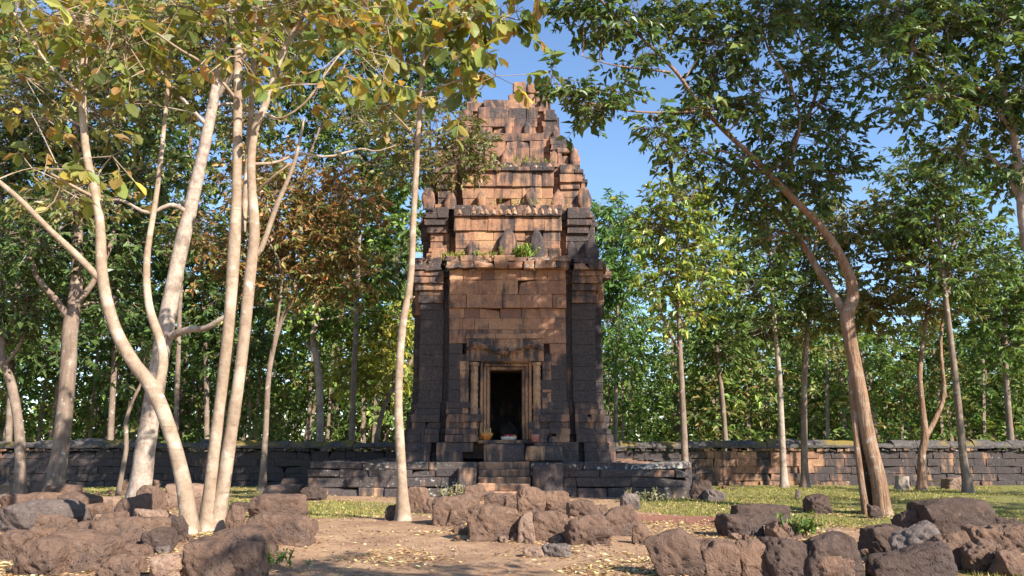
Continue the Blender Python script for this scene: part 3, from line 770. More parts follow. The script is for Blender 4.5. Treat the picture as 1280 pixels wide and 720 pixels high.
# small countable rubble round the heaps (nothing in the photo tells these apart)
for (cx, cy, sx, sy, n, lab, grp) in ((660, 668, 95, 14, 34, 'fist to head sized reddish rubble stone lying about the central heap', 'rubble about the central heap'),
                                      (140, 650, 110, 34, 40, 'small reddish rubble stone wedged in the left pile', 'rubble in the left pile'),
                                      (1060, 692, 190, 18, 36, 'small brown rubble stone among the right-hand row and heap', 'rubble in the right-hand row'),
                                      (900, 612, 30, 8, 14, 'small pale stone fallen at the right end of the terrace', 'fallen bits by the terrace')):
    for i in range(n):
        px = cx+rng.uniform(-1, 1)*sx; py = cy+rng.uniform(-1, 1)*sy; w = rng.uniform(5, 15)*(.6 if cy < 630 else 1)
        stone(px-w/2, py-w*rng.uniform(.6, .9), px+w/2, py, lab, (M_LAT, P_, M_LAT, M_LAT)[i % 4], rng.uniform(-15, 15), None, rng.uniform(2.6, 5), .9, .04, 0, 'stone', 'rubble_stone', grp, .10)

# ------------------------------------------------------------ trees
def catmull(pts, n):
    pts = np.asarray(pts, float)
    if len(pts) == 2: 
        t = np.linspace(0, 1, n)[:, None]; return pts[0]*(1-t)+pts[1]*t
    e = np.vstack([2*pts[0]-pts[1], pts, 2*pts[-1]-pts[-2]]); m = len(pts)-1; out = []
    for s_ in np.linspace(0, m, n):
        i = min(int(s_), m-1); t = s_-i; p0, p1, p2, p3 = e[i:i+4]
        out.append(.5*((2*p1)+(-p0+p2)*t+(2*p0-5*p1+4*p2-p3)*t*t+(-p0+3*p1-3*p2+p3)*t**3))
    return np.array(out)
def tube(pts, rad, sides=10, step=.35, knob=.06, flare=0.0, seed=0):
    L = np.linalg.norm(np.diff(np.asarray(pts, float), axis=0), axis=1).sum()
    n = max(4, int(L/step)); C = catmull(pts, n); r = np.interp(np.linspace(0, 1, n), np.linspace(0, 1, len(rad)), rad)
    d = np.gradient(C, axis=0); d /= np.linalg.norm(d, axis=1)[:, None]+1e-9
    ref = np.array((1., 0, 0)) if abs(d[0][0]) < .8 else np.array((0, 1., 0))
    V = []; a = np.linspace(0, 2*math.pi, sides, endpoint=False)
    s_arc = np.concatenate([[0], np.cumsum(np.linalg.norm(np.diff(C, axis=0), axis=1))])
    for i in range(n):
        u = ref-d[i]*np.dot(ref, d[i]); u /= np.linalg.norm(u)+1e-9; ref = u; w = np.cross(d[i], u)
        rr = np.full(sides, r[i])
        if flare: rr = rr*(1+flare*math.exp(-s_arc[i]/.35)*(1+.45*np.sin(a*5+seed)))
        V.append(C[i]+rr[:, None]*(np.cos(a)[:, None]*u+np.sin(a)[:, None]*w))
    V = np.concatenate(V)
    dv = vnoise(V*2.3+seed*5.1, 5)*.7+vnoise(V*6.1+seed, 6)*.4
    cen = np.repeat(C, sides, axis=0); rad_ = V-cen
    V = cen+rad_*(1+knob*dv)[:, None]
    F = [(i*sides+k, i*sides+(k+1) % sides, (i+1)*sides+(k+1) % sides, (i+1)*sides+k) for i in range(n-1) for k in range(sides)]
    F3 = []
    V = np.vstack([V, C[-1]+d[-1]*r[-1]]); top = len(V)-1
    F3 = [((n-1)*sides+k, (n-1)*sides+(k+1) % sides, top) for k in range(sides)]
    return V, np.array(F), np.array(F3), C, r
def sticks(p0, p1, r0, r1):
    """many straight three-sided twigs at once"""
    p0 = np.asarray(p0); p1 = np.asarray(p1); N = len(p0)
    if N == 0: return np.zeros((0, 3)), np.zeros((0, 4), int)
    d = p1-p0; d = d/(np.linalg.norm(d, axis=1)[:, None]+1e-9)
    ref = np.where(np.abs(d[:, :1]) < .8, np.array([[1., 0, 0]]), np.array([[0, 1., 0]]))
    u = np.cross(d, ref); u /= np.linalg.norm(u, axis=1)[:, None]+1e-9; w = np.cross(d, u)
    V = np.zeros((N, 6, 3))
    for k in range(3):
        a = 2*math.pi*k/3; o_ = math.cos(a)*u+math.sin(a)*w
        V[:, k] = p0+o_*np.reshape(r0, (-1, 1)); V[:, 3+k] = p1+o_*np.reshape(r1, (-1, 1))
    f = np.array([(0, 1, 4, 3), (1, 2, 5, 4), (2, 0, 3, 5)])
    return V.reshape(-1, 3), (f[None]+6*np.arange(N)[:, None, None]).reshape(-1, 4)
def leaf_geo(p, d, n, L, Wd, big=False, curl=.15):
    N = len(p); d = d/(np.linalg.norm(d, axis=1)[:, None]+1e-9); s_ = np.cross(d, n); s_ /= np.linalg.norm(s_, axis=1)[:, None]+1e-9
    n = np.cross(s_, d); L = L[:, None]; Wd = Wd[:, None]
    if not big:
        V = np.stack([p, p+d*L*.45+s_*Wd*.5+n*L*.10, p+d*L-n*L*curl, p+d*L*.45-s_*Wd*.5+n*L*.10], 1)
        f = np.array([(0, 1, 2), (0, 2, 3)]); m = 4
    else:
        V = np.stack([p, p+d*L*.22+s_*Wd*.36+n*L*.05, p+d*L*.62+s_*Wd*.48+n*L*.03, p+d*L*.88+s_*Wd*.22-n*L*curl*.6, p+d*L-n*L*curl,
                      p+d*L*.88-s_*Wd*.22-n*L*curl*.6, p+d*L*.62-s_*Wd*.48+n*L*.03, p+d*L*.22-s_*Wd*.36+n*L*.05, p+d*L*.55-n*L*.05], 1)
        f = np.array([(0, 1, 8), (1, 2, 8), (2, 3, 8), (3, 4, 8), (4, 5, 8), (5, 6, 8), (6, 7, 8), (7, 0, 8)]); m = 9
    return V.reshape(-1, 3), (f[None]+m*np.arange(N)[:, None, None]).reshape(-1, 3), m
def unit(v): return v/(np.linalg.norm(v, axis=-1, keepdims=True)+1e-9)
def palette(pal, N):
    """pal: list of (weight, rgb); every leaf takes one colour, a little varied"""
    w = np.array([q[0] for q in pal], float); c = np.array([q[1] for q in pal])*1.3; k = rng.choice(len(pal), N, p=w/w.sum())
    return np.clip(c[k]*rng.lognormal(0, .22, (N, 1))*rng.lognormal(0, .06, (N, 3)), .004, .9)
class Crown:
    def __init__(s): s.p = []; s.d = []; s.L = []; s.c = []; s.tw0 = []; s.tw1 = []; s.tr0 = []; s.tr1 = []; s.tubes = []
    def clump(s, c, rad, nleaf, pal, size, per=10, twig=.55, anchor=None, ar=.03, fill=1.0, droop=.35, sub=6):
        """one bough end: a limb from `anchor` to c, side twigs, sprays of leaves along them"""
        c = np.asarray(c, float); rad = np.asarray(rad, float)*np.ones(3)
        ns = max(3, int(nleaf/per))
        q = unit(rng.normal(0, 1, (ns, 3)))*(rng.random((ns, 1))**(1/2.4))
        q = q+.25*rng.normal(0, 1, (ns, 3))*.5
        b = c+q*rad
        out = unit(q*rad+rng.normal(0, .5, (ns, 3))*rad.mean()); out[:, 2] -= droop*.4; out = unit(out)
        tl = twig*rng.uniform(.6, 1.3, ns)
        e = b+out*tl[:, None]
        s.tw0.append(b); s.tw1.append(e); s.tr0.append(np.full(ns, .010)); s.tr1.append(np.full(ns, .004))
        if anchor is not None:
            anchor = np.asarray(anchor, float); m_ = (anchor+c)/2+rng.normal(0, .08, 3)*np.linalg.norm(c-anchor); m_[2] += .06*np.linalg.norm(c-anchor)
            s.tubes.append(([anchor, m_, c], [ar, ar*.75, ar*.4]))
            k = min(sub, ns); ix = rng.choice(ns, k, replace=False)
            s.tw0.append(np.repeat(c[None], k, 0)); s.tw1.append(b[ix]); s.tr0.append(np.full(k, ar*.45)); s.tr1.append(np.full(k, .008))
            if ns > 12:      # second order: twig bases joined to the sub-boughs
                ix2 = rng.choice(ns, min(ns, 40), replace=False); near = b[ix][rng.integers(0, k, len(ix2))]
                t_ = rng.uniform(.3, .9, (len(ix2), 1)); s.tw0.append(c*(1-t_)+near*t_); s.tw1.append(b[ix2]); s.tr0.append(np.full(len(ix2), ar*.22)); s.tr1.append(np.full(len(ix2), .006))
        sd = unit(np.cross(out, np.array((0, 0, 1.))+.3*rng.normal(0, 1, (ns, 3))))
        t = np.tile(np.linspace(.15, 1, per), ns)+rng.normal(0, .05, ns*per)
        kk = np.repeat(np.arange(ns), per); sg = np.tile(np.where(np.arange(per) % 2 == 0, 1, -1), ns)
        p = b[kk]+out[kk]*(t*tl[kk])[:, None]
        d = unit(out[kk]*.55+sd[kk]*sg[:, None]*.9+rng.normal(0, .28, (len(kk), 3))-np.array((0, 0, droop)))
        L = size*np.clip(rng.lognormal(0, .32, len(kk)), .4, 1.8)
        col = palette(pal, len(kk)); col = col*np.repeat(rng.lognormal(0, .14, (ns, 1)), per, 0)
        keep = rng.random(len(kk)) < fill
        s.p.append(p[keep]); s.d.append(d[keep]); s.L.append(L[keep]); s.c.append(col[keep])
    def build(s, parent, origin, leafmat, bark, aspect=.5, big=False, name='crown', upn=1.0, twigs=True):
        p = np.concatenate(s.p); d = np.concatenate(s.d); L = np.concatenate(s.L); c = np.concatenate(s.c)
        n = unit(np.array((0, 0, upn))+rng.normal(0, .55, (len(p), 3)))
        V, F, m = leaf_geo(p, d, n, L, L*aspect*rng.uniform(.85, 1.15, len(L)), big)
        A = np.repeat(c, m, 0); Vs = [V]; F3 = [F]; F4 = []; k = len(V); m3 = [np.zeros(len(F), int)]; m4 = []
        if twigs:
            TV, TF = sticks(np.concatenate(s.tw0), np.concatenate(s.tw1), np.concatenate(s.tr0), np.concatenate(s.tr1))
            Vs.append(TV); F4.append(TF+k); m4.append(np.ones(len(TF), int)); k += len(TV)
            for i, (pt, r) in enumerate(s.tubes):
                v, f, f3, _, _ = tube(pt, r, 5, .5, .05, 0, i); Vs.append(v); F4.append(f+k); F3.append(f3+k); m4.append(np.ones(len(f), int)); m3.append(np.ones(len(f3), int)); k += len(v)
        V = np.concatenate(Vs); A = np.concatenate([A, np.full((len(V)-len(A), 3), .2)])
        fs = [np.concatenate(F3)]; ms = [np.concatenate(m3)]
        if F4: fs.append(np.concatenate(F4)); ms.append(np.concatenate(m4))
        return npmesh(name, V, fs, [leafmat, bark], parent, {'col': A}, ms, origin=origin)

STEMS = []
def stems_tree(name, label, D, stems, bark, crown=None, group=None, cat='tree', sides=12, flare=.75, slim=.70):
    """stems: list of pixel polylines [(px,py,dD,half width px), ...]; the first is the trunk"""
    b = stems[0][0]; base = P(b[0], b[1], D+b[2]); base = np.array((base[0], D+b[2], gh(base[0], D+b[2])))
    root = thing(name, label, cat, base, group); paths = []; STEMS.clear()
    for i, st_ in enumerate(stems):
        pts = [P(x, y, D+dd) for x, y, dd, r in st_]; rad = [r*(D+dd)/F_PX*slim for x, y, dd, r in st_]
        if i == 0: pts[0][2] = min(pts[0][2], base[2]); pts[0][2] -= .12
        if i and st_[0][1] > 585: pts[0][2] = gh(pts[0][0], pts[0][1])-.12
        near = D < 22
        V, F, F3, C, r = tube(pts, rad, sides if i == 0 else max(7, sides-2), .18 if near else .4, .07, flare if (i == 0 or st_[0][1] > 560) else 0, i+len(label))
        STEMS.append(None); STEMS[-1] = npmesh('trunk' if i == 0 else 'branch', V, [F, F3], bark, root, origin=base, smooth=True)
        paths.append((C, r))
    return root, base, paths
def nearest(paths, c, below=.4):
    best = None
    for C, r in paths:
        dz = c[2]-C[:, 2]; dist = np.linalg.norm(C-c, axis=1)+np.where(dz < below, 3.0*(below-dz), 0)
        k = int(np.argmin(dist))
        if best is None or dist[k] < best[0]: best = (dist[k], C[k], r[k])
    return best[1], best[2]
def crown_px(paths, D, clumps, pal, size, per=10, twig=.5, arf=.5, fill=1.0, droop=.35, cr=None, airy=False):
    cr = cr or Crown()
    dens, sz, grow = (1.5, .74, 1.4) if size > .29 and per == 6 else (2.5, 1.22, 1.2)
    if airy: dens, sz, grow = 1.45, 1.1, 1.06
    size *= sz
    for (px, py, rx, ry, dD, n) in clumps:
        n = int(n*dens); rx *= grow; ry *= grow; Y = D+dD; c = P(px, py, Y); sx = Y/F_PX
        an, r = nearest(paths, c)
        cr.clump(c, (rx*sx, (rx+ry)/2*sx, ry*sx), n, pal, size, per, twig, an, max(.018, min(r*arf, .07)), fill, droop)
    return cr

YG = [(4, (.22, .22, .048)), (4, (.15, .18, .042)), (2.2, (.33, .25, .05)), (3, (.09, .13, .034)), (2.2, (.28, .15, .05))]   # big yellowing leaves
DG = [(5, (.052, .09, .026)), (4, (.072, .115, .03)), (3, (.10, .14, .036)), (1, (.035, .065, .022))]
MG = [(5, (.08, .125, .03)), (4, (.11, .16, .04)), (2, (.15, .19, .05)), (1, (.05, .09, .025))]
LG = [(5, (.15, .21, .05)), (3, (.20, .25, .06)), (2, (.10, .16, .04))]
YL = [(5, (.26, .28, .055)), (4, (.34, .32, .06)), (3, (.17, .22, .05)), (1, (.40, .30, .06))]
BR = [(4, (.26, .145, .06)), (3, (.20, .16, .05)), (3, (.13, .13, .04)), (2, (.33, .17, .06)), (2, (.10, .12, .035))]
OL = [(4, (.14, .145, .045)), (3, (.19, .17, .06)), (2, (.09, .11, .03)), (1, (.24, .16, .06))]
FE = [(5, (.10, .18, .045)), (3, (.14, .22, .055)), (2, (.07, .13, .035))]

# A: forked tree, left foreground
root, base, paths = stems_tree('forked_tree', 'forked smooth tan tree in the left stone pile, one arm sweeping to the left edge', 13.4, [
    [(238, 672, 0, 13), (232, 620, 0, 12.5), (216, 550, 0, 12), (192, 488, 0, 12.5), (165, 450, .0, 11.5), (142, 405, .1, 10.5), (128, 345, .1, 9.5), (124, 270, .2, 8), (108, 190, .2, 7), (103, 110, .3, 6.5), (108, 40, .3, 6), (109, -30, .3, 5.5)],
    [(126, 350, .1, 6.5), (95, 318, 0, 6), (60, 285, -.1, 5.5), (20, 245, -.2, 5), (-30, 205, -.3, 4.5)],
    [(196, 492, .0, 9), (204, 455, .2, 8.5), (200, 425, .3, 8), (186, 380, .4, 7), (184, 320, .5, 6), (196, 240, .6, 4.5), (206, 150, .7, 3.8), (214, 60, .8, 3)],
    [(124, 250, .2, 3.5), (96, 235, .1, 2.5), (60, 215, 0, 2)],
    [(128, 345, .1, 3), (131, 300, .3, 2.5), (122, 225, .5, 1.8)],
    [(104, 120, .3, 3.5), (60, 80, .2, 2.6), (20, 20, .1, 2.2), (-20, -20, .0, 2)]], M_BARK_TAN)
cr = crown_px(paths, 13.4, [(60, 25, 70, 30, .2, 90), (150, 40, 60, 40, -.3, 110), (30, 95, 40, 40, .3, 40), (150, 95, 45, 30, .6, 45), (95, 20, 60, 30, -1.0, 70), (215, 20, 50, 30, .4, 70), (40, 210, 60, 30, .4, 30), (75, 235, 35, 18, 0, 26), (200, 95, 40, 40, 1., 36), (140, 195, 30, 20, .2, 16), (60, 150, 60, 40, 1.2, 40), (20, -10, 50, 30, 0, 60)], YG, .30, 6, .5, .35, droop=.5)
cr.build(root, base, M_LEAFB, M_BARK_TAN, .62, True)

# B: twin-stem tree
root, base, paths = stems_tree('twin_stem_tree', 'slender smooth tan tree with twin trunks rising close together in the left foreground', 13.9, [
    [(257, 668, 0, 12), (264, 600, 0, 10.5), (276, 500, 0, 10.5), (287, 400, 0, 10.5), (292, 320, 0, 11.5), (296, 240, 0, 9), (297, 140, 0, 8.5), (298, 60, 0, 8.2), (299, -30, 0, 7.5)],
    [(268, 668, .1, 13), (280, 600, .05, 11.5), (292, 520, -.05, 11), (303, 440, -.1, 10.5), (313, 340, -.1, 10.5), (318, 290, -.1, 10), (314, 215, -.1, 8), (318, 165, -.1, 7.5), (332, 130, -.15, 6.5), (352, 70, -.2, 5.5), (378, 20, -.3, 5), (400, -30, -.3, 4.5)],
    [(314, 320, -.1, 6.5), (326, 312, -.1, 5), (344, 262, -.2, 4.6), (364, 214, -.3, 4), (374, 180, -.4, 2.8), (380, 148, -.4, 1.8)],
    [(303, 290, .35, 6), (310, 200, .4, 5.5), (315, 120, .45, 5.5), (318, 60, .5, 4.5), (326, -20, .5, 4)],
    [(330, 140, -.1, 3), (352, 148, -.3, 2.2), (385, 125, -.4, 1.8), (405, 95, -.5, 1.4)],
    [(316, 205, 0, 3.4), (345, 203, .3, 2.6), (375, 192, .5, 2.4), (410, 196, .6, 2.1), (450, 186, .9, 1.8), (470, 189, 1.0, 1.5), (494, 182, 1.1, 1)],
    [(296, 125, 0, 3.5), (262, 85, -.4, 2.8), (222, 60, -.6, 2.3), (180, 30, -.8, 2)],
    [(322, 240, -.1, 3), (336, 225, -.3, 2.4), (362, 205, -.4, 1.6)]], M_BARK_TAN)
cr = crown_px(paths, 13.9, [(250, 15, 60, 25, 0, 80), (320, 10, 60, 25, -.5, 90), (390, 25, 60, 30, -.4, 110), (440, 60, 45, 35, -.2, 70), (350, 60, 40, 30, 1.0, 40), (400, 105, 40, 20, -.4, 30), (270, 60, 40, 30, -.8, 40), (460, 10, 50, 25, .3, 80), (340, 225, 30, 16, 1.5, 12), (375, -20, 60, 20, -.6, 60), (300, 70, 25, 18, -1.2, 14)], YG, .30, 6, .5, .4, droop=.5)
cr.build(root, base, M_LEAFB, M_BARK_TAN, .62, True)

# D: pole tree with large yellowing leaves
root, base, paths = stems_tree('slim_pole_tree', 'slim straight pale pole tree with big yellowing leaves left of the doorway', 16.9, [
    [(505, 652, 0, 10.5), (502, 590, 0, 8.5), (498, 500, 0, 7.2), (503, 410, 0, 6.8), (513, 350, 0, 6.2), (517, 270, 0, 5.8), (522, 180, 0, 5.2), (527, 100, 0, 4.6), (532, 30, 0, 3.6), (534, -30, 0, 3)],
    [(512, 375, 0, 3), (518, 371, -.1, 1.6)],
    [(523, 175, 0, 2.4), (500, 150, .2, 1.8), (470, 120, .4, 1.4)],
    [(526, 120, 0, 2.6), (560, 105, -.3, 2), (600, 95, -.6, 1.4)],
    [(528, 80, 0, 2.6), (560, 40, -.2, 2.1), (610, 20, -.5, 1.6), (650, 25, -.7, 1.2)],
    [(526, 130, 0, 2), (545, 135, -.3, 1.6), (590, 128, -.5, 1.2)]], M_BARK_TAN)
cr = crown_px(paths, 16.9, [(480, 40, 50, 35, 0, 80), (540, 20, 50, 28, -.3, 90), (600, 15, 50, 24, -.5, 90), (645, 15, 28, 20, -.7, 40), (575, 65, 45, 30, -.6, 45), (620, 95, 34, 26, -.8, 26), (490, 105, 40, 30, .3, 40), (560, 125, 40, 20, -.4, 22), (440, 15, 40, 26, .5, 60), (510, -15, 80, 20, 0, 60)], YG, .42, 6, .5, .4, droop=.8)
cr.build(root, base, M_LEAFB, M_BARK_TAN, .66, True)

# C: thick pale trunk
root, base, paths = stems_tree('pale_trunk_tree', 'thick pale flaky-barked tree leaning right behind the forked tree', 20.5, [
    [(175, 606, 0, 18), (182, 560, 0, 16.5), (195, 480, 0, 15.5), (207, 410, 0, 15), (222, 330, .2, 13.5), (238, 260, .3, 12.5), (254, 190, .4, 10.5), (270, 110, .5, 9.5), (281, 50, .6, 8), (286, -40, .7, 7)],
    [(214, 420, -.2, 7), (236, 412, -.5, 6), (258, 410, -.8, 5.5), (280, 396, -1.0, 4)],
    [(240, 270, .3, 5), (215, 256, 0, 4), (185, 266, -.1, 3.4), (150, 250, -.3, 2.8), (118, 252, -.4, 2.2), (85, 236, -.5, 1.4)],
    [(272, 120, .5, 5), (300, 80, .2, 4.5), (316, 60, 0, 4)],
    [(262, 160, .4, 4), (225, 120, .2, 3.4), (180, 60, 0, 3)]], M_BARK_PALE)
cr = crown_px(paths, 20.5, [(180, 40, 70, 40, .5, 500), (260, 20, 70, 40, 0, 500), (110, 60, 60, 40, .5, 380), (230, 95, 60, 30, 1, 260), (330, 30, 60, 40, 1, 420), (40, 40, 60, 40, 1.0, 420), (140, 140, 60, 35, 1.2, 240), (90, 240, 50, 30, -.4, 260), (30, 130, 60, 40, 1.5, 300), (300, 130, 50, 30, 1.5, 200)], OL, .17, 10, .6, .4)
cr.build(root, base, M_LEAF, M_BARK_PALE, .5)

# E, F: left mid trees
root, base, paths = stems_tree('broad_dark_tree', 'stout grey-brown tree with dark crown before the wall at far left', 23.0, [
    [(68, 603, 0, 15), (76, 560, 0, 13.5), (84, 480, 0, 13), (88, 410, 0, 13), (95, 360, .2, 11), (97, 280, .4, 8), (96, 180, .6, 6.5), (95, 60, .8, 5), (96, -40, 1, 4)],
    [(88, 400, 0, 7), (70, 375, -.3, 6), (45, 345, -.5, 5), (30, 300, -.6, 4.5), (-10, 280, -.8, 3.5)],
    [(92, 385, .1, 6), (118, 350, .3, 5), (140, 300, .6, 4), (150, 230, .8, 3)]], M_BARK_GREY)
cr = crown_px(paths, 23, [(40, 300, 60, 40, -.5, 620), (100, 270, 60, 45, 1, 700), (20, 200, 60, 50, 1, 700), (100, 150, 70, 50, 1.5, 800), (150, 300, 50, 40, 1.5, 500), (30, 380, 50, 26, .5, 420), (130, 380, 45, 26, 2, 360), (60, 80, 70, 50, 2, 700), (170, 210, 50, 40, 2, 400), (-20, 100, 60, 60, 1, 500)], DG, .17, 10, .6, .4)
cr.build(root, base, M_LEAF, M_BARK_GREY, .5)
root, base, paths = stems_tree('leaning_edge_tree', 'thin curved tree leaning at the left edge before the wall', 24.0, [
    [(29, 603, 0, 9), (24, 540, 0, 8), (14, 480, 0, 7.5), (3, 445, 0, 6.5), (2, 380, .2, 5), (2, 300, .3, 4), (0, 200, .5, 3.5)],
    [(6, 455, 0, 4), (20, 440, -.2, 3), (32, 415, -.3, 2)]], M_BARK_GREY)
cr = crown_px(paths, 24, [(10, 330, 40, 30, .5, 300), (-10, 260, 50, 40, .5, 400), (10, 420, 30, 20, .5, 160), (20, 170, 50, 40, .6, 300)], MG, .16, 10, .6, .4)
cr.build(root, base, M_LEAF, M_BARK_GREY, .5)
# thin curved sapling behind pale trunk
root, base, paths = stems_tree('curved_sapling', 'thin dark curved sapling just left of the thick pale trunk', 25.0, [
    [(148, 604, 0, 4), (158, 560, 0, 4), (157, 530, 0, 3.6), (166, 500, 0, 3), (176, 480, 0, 2.4), (180, 450, .2, 1.6)]], M_BARK_GREY, flare=.2)
cr = crown_px(paths, 25, [(182, 440, 20, 16, .3, 90), (150, 470, 16, 14, .6, 50)], MG, .14, 10, .4, .4)
cr.build(root, base, M_LEAF, M_BARK_GREY, .5)
# H: brown-leaf tree
root, base, paths = stems_tree('russet_leaf_tree', 'thin tree with a drying russet-brown crown between the twin trunks and tower', 28.5, [
    [(328, 610, 0, 6), (332, 540, 0, 5), (337, 460, 0, 4.6), (352, 400, 0, 4.4), (370, 366, 0, 4), (360, 320, .2, 3.6), (372, 240, .3, 3), (400, 160, .4, 2.4)],
    [(340, 450, 0, 3), (352, 345, -.6, 2.4), (335, 300, -1.2, 2)],
    [(372, 270, .3, 2.6), (430, 215, -1, 2.2), (510, 190, -2.4, 2), (575, 185, -3.2, 1.6)]], M_BARK_GREY)
cr = crown_px(paths, 28.5, [(345, 270, 55, 35, -.5, 800), (400, 300, 55, 35, .0, 800), (360, 340, 45, 30, .3, 560), (300, 330, 40, 30, 0, 360), (430, 250, 45, 30, .2, 500), (390, 220, 50, 30, .5, 420), (330, 210, 40, 28, .5, 360), (260, 300, 45, 35, .5, 360), (440, 350, 30, 24, .5, 260)], BR, .18, 10, .6, .4)
crown_px(paths, 28.5, [(590, 180, 26, 22, -3.6, 300), (570, 205, 30, 20, -3.6, 300), (530, 175, 34, 24, -3.0, 320), (480, 165, 38, 26, -2.2, 320), (500, 210, 34, 20, -2.6, 240), (602, 205, 16, 12, -3.8, 90), (450, 130, 40, 26, -1, 260), (545, 145, 30, 20, -3, 180)], OL, .14, 12, .5, .4, cr=cr)
cr.build(root, base, M_LEAF, M_BARK_GREY, .45)

# K: the big leaning tree on the right
root, base, paths = stems_tree('big_leaning_tree', 'big leaning red-brown tree with hollow base on the right lawn, branches reaching to the tower', 19.4, [
    [(1104, 640, 0, 15), (1098, 600, 0, 14.5), (1086, 550, .1, 14), (1073, 480, .2, 13.5), (1062, 420, .3, 13), (1059, 392, .3, 14), (1066, 368, .3, 12), (1058, 335, .2, 9.5), (1030, 288, 0, 8), (985, 242, -.3, 7), (945, 200, -.6, 5.6), (905, 163, -1.0, 5), (870, 125, -1.4, 4.4), (845, 90, -1.8, 3.8), (805, 50, -2.2, 3), (760, 10, -2.8, 2.4), (735, -20, -3, 2)],
    [(1082, 630, .0, 6.5), (1075, 590, .1, 6), (1070, 540, .2, 6.5), (1064, 470, .3, 7)],
    [(1092, 634, .4, 14), (1086, 590, .42, 13), (1078, 530, .4, 11), (1066, 440, .35, 7)],
    [(1056, 395, .3, 8), (1045, 372, .5, 7.5), (1026, 342, .8, 7), (1000, 300, 1.2, 6), (972, 264, 1.6, 5.2), (945, 245, 2, 4.2), (915, 208, 2.2, 3.4), (880, 190, 2.4, 2.6)],
    [(988, 244, -.2, 6), (975, 222, 0, 5), (990, 180, .3, 4.6), (1012, 140, .6, 4), (1024, 105, .8, 3.5), (1036, 70, 1, 3), (1060, 45, 1.1, 2.4), (1090, 28, 1.2, 1.8)],
    [(988, 240, -.2, 4), (990, 200, -.5, 3.6), (1000, 150, -.8, 3), (985, 100, -1.0, 2.6), (960, 60, -1.2, 2.2), (950, 10, -1.2, 1.8)],
    [(880, 138, -1.3, 3), (850, 140, -1.8, 2.6), (800, 140, -2.3, 2.2), (750, 132, -2.8, 1.8), (700, 118, -3.2, 1.3)],
    [(838, 90, -1.9, 2.4), (800, 86, -2.4, 2), (760, 80, -2.8, 1.4), (728, 70, -3.1, 1)],
    [(1024, 110, .8, 2.4), (1005, 60, .8, 2), (985, 20, .8, 1.6)],
    [(1012, 300, .8, 4), (985, 290, .9, 3), (960, 300, 1, 2)]], M_BARK_RED, sides=16, flare=.35, slim=.62)
M_HOLLOW = mat_bark('dark_hollow_wood', (.06, .04, .03), (.035, .024, .018), (.09, .06, .04), .12, 9)
STEMS[2].data.materials[0] = M_HOLLOW; STEMS[2].name = 'heartwood'
KC = [(750, 25, 34, 22, -2.8, 300), (725, 5, 30, 18, -3, 240), (800, 70, 26, 22, -2.2, 180), (790, 20, 34, 22, -2.4, 260), (765, 118, 24, 16, -2.6, 150), (712, 112, 20, 11, -3.2, 130), (745, 135, 30, 14, -2.8, 150), (825, 165, 24, 18, -2.0, 180), (850, 195, 24, 16, -1.2, 150),
      (875, 135, 30, 22, -1.4, 220), (900, 55, 40, 30, -1.6, 420), (960, 25, 50, 26, -1.2, 560), (1000, 80, 36, 30, .2, 330), (940, 120, 36, 30, -1, 330), (980, 165, 36, 28, -.3, 330), (1045, 30, 40, 26, 1, 420), (1080, 90, 34, 30, 1, 300), (955, 210, 36, 26, -.4, 340), (900, 215, 34, 24, 1.8, 300), (1000, 235, 40, 26, .6, 360), (860, 15, 44, 24, -2, 440), (1050, 165, 36, 34, 1, 330),
      (1030, 130, 30, 26, .5, 220), (925, 255, 36, 22, 2.2, 280), (965, 290, 36, 20, 1.2, 260), (1040, 220, 34, 26, 1.2, 260), (890, 95, 30, 22, -1, 220), (1100, 20, 40, 24, 1.2, 380), (690, 95, 14, 10, -3.3, 40), (1010, 10, 40, 20, .5, 380)]
cr = crown_px(paths, 19.4, KC, DG+[(1.6, (.13, .16, .04))], .185, 9, .5, .45, airy=True)
cr.build(root, base, M_LEAF, M_BARK_RED, .5)

# R: tree at right edge
root, base, paths = stems_tree('edge_shade_tree', 'pale-limbed tree at the right edge whose dark crown fills the upper right corner', 17.0, [
    [(1330, 640, 0, 14), (1318, 500, 0, 12), (1300, 380, 0, 11), (1280, 280, 0, 9), (1274, 215, 0, 7.5), (1262, 140, -.3, 6), (1240, 60, -.6, 5), (1225, -30, -.8, 4)],
    [(1278, 262, 0, 5), (1262, 222, .2, 4), (1243, 200, .4, 3.5), (1228, 180, .5, 2.5)],
    [(1268, 170, -.2, 4), (1235, 120, -.4, 3), (1190, 90, -.8, 2.4), (1140, 60, -1.0, 1.8)],
    [(1282, 290, 0, 5), (1330, 200, -.5, 4), (1370, 100, -1, 3.4)]], M_BARK_PALE)
RC = [(1135, 60, 32, 30, -1, 420), (1180, 30, 44, 30, -.9, 620), (1240, 40, 44, 34, -.8, 680), (1280, 110, 44, 40, -.4, 680), (1165, 120, 36, 30, -.6, 420), (1225, 130, 40, 34, .1, 520), (1275, 200, 34, 36, .1, 420), (1190, 185, 34, 24, .8, 280), (1125, 15, 36, 24, -.6, 380), (1260, -10, 60, 24, -.5, 480), (1340, 40, 60, 60, -1, 600), (1355, 160, 50, 50, -.5, 450), (1130, 140, 26, 22, 1.2, 160)]
cr = crown_px(paths, 17.0, RC, DG+MG, .17, 10, .5, .45, airy=True)
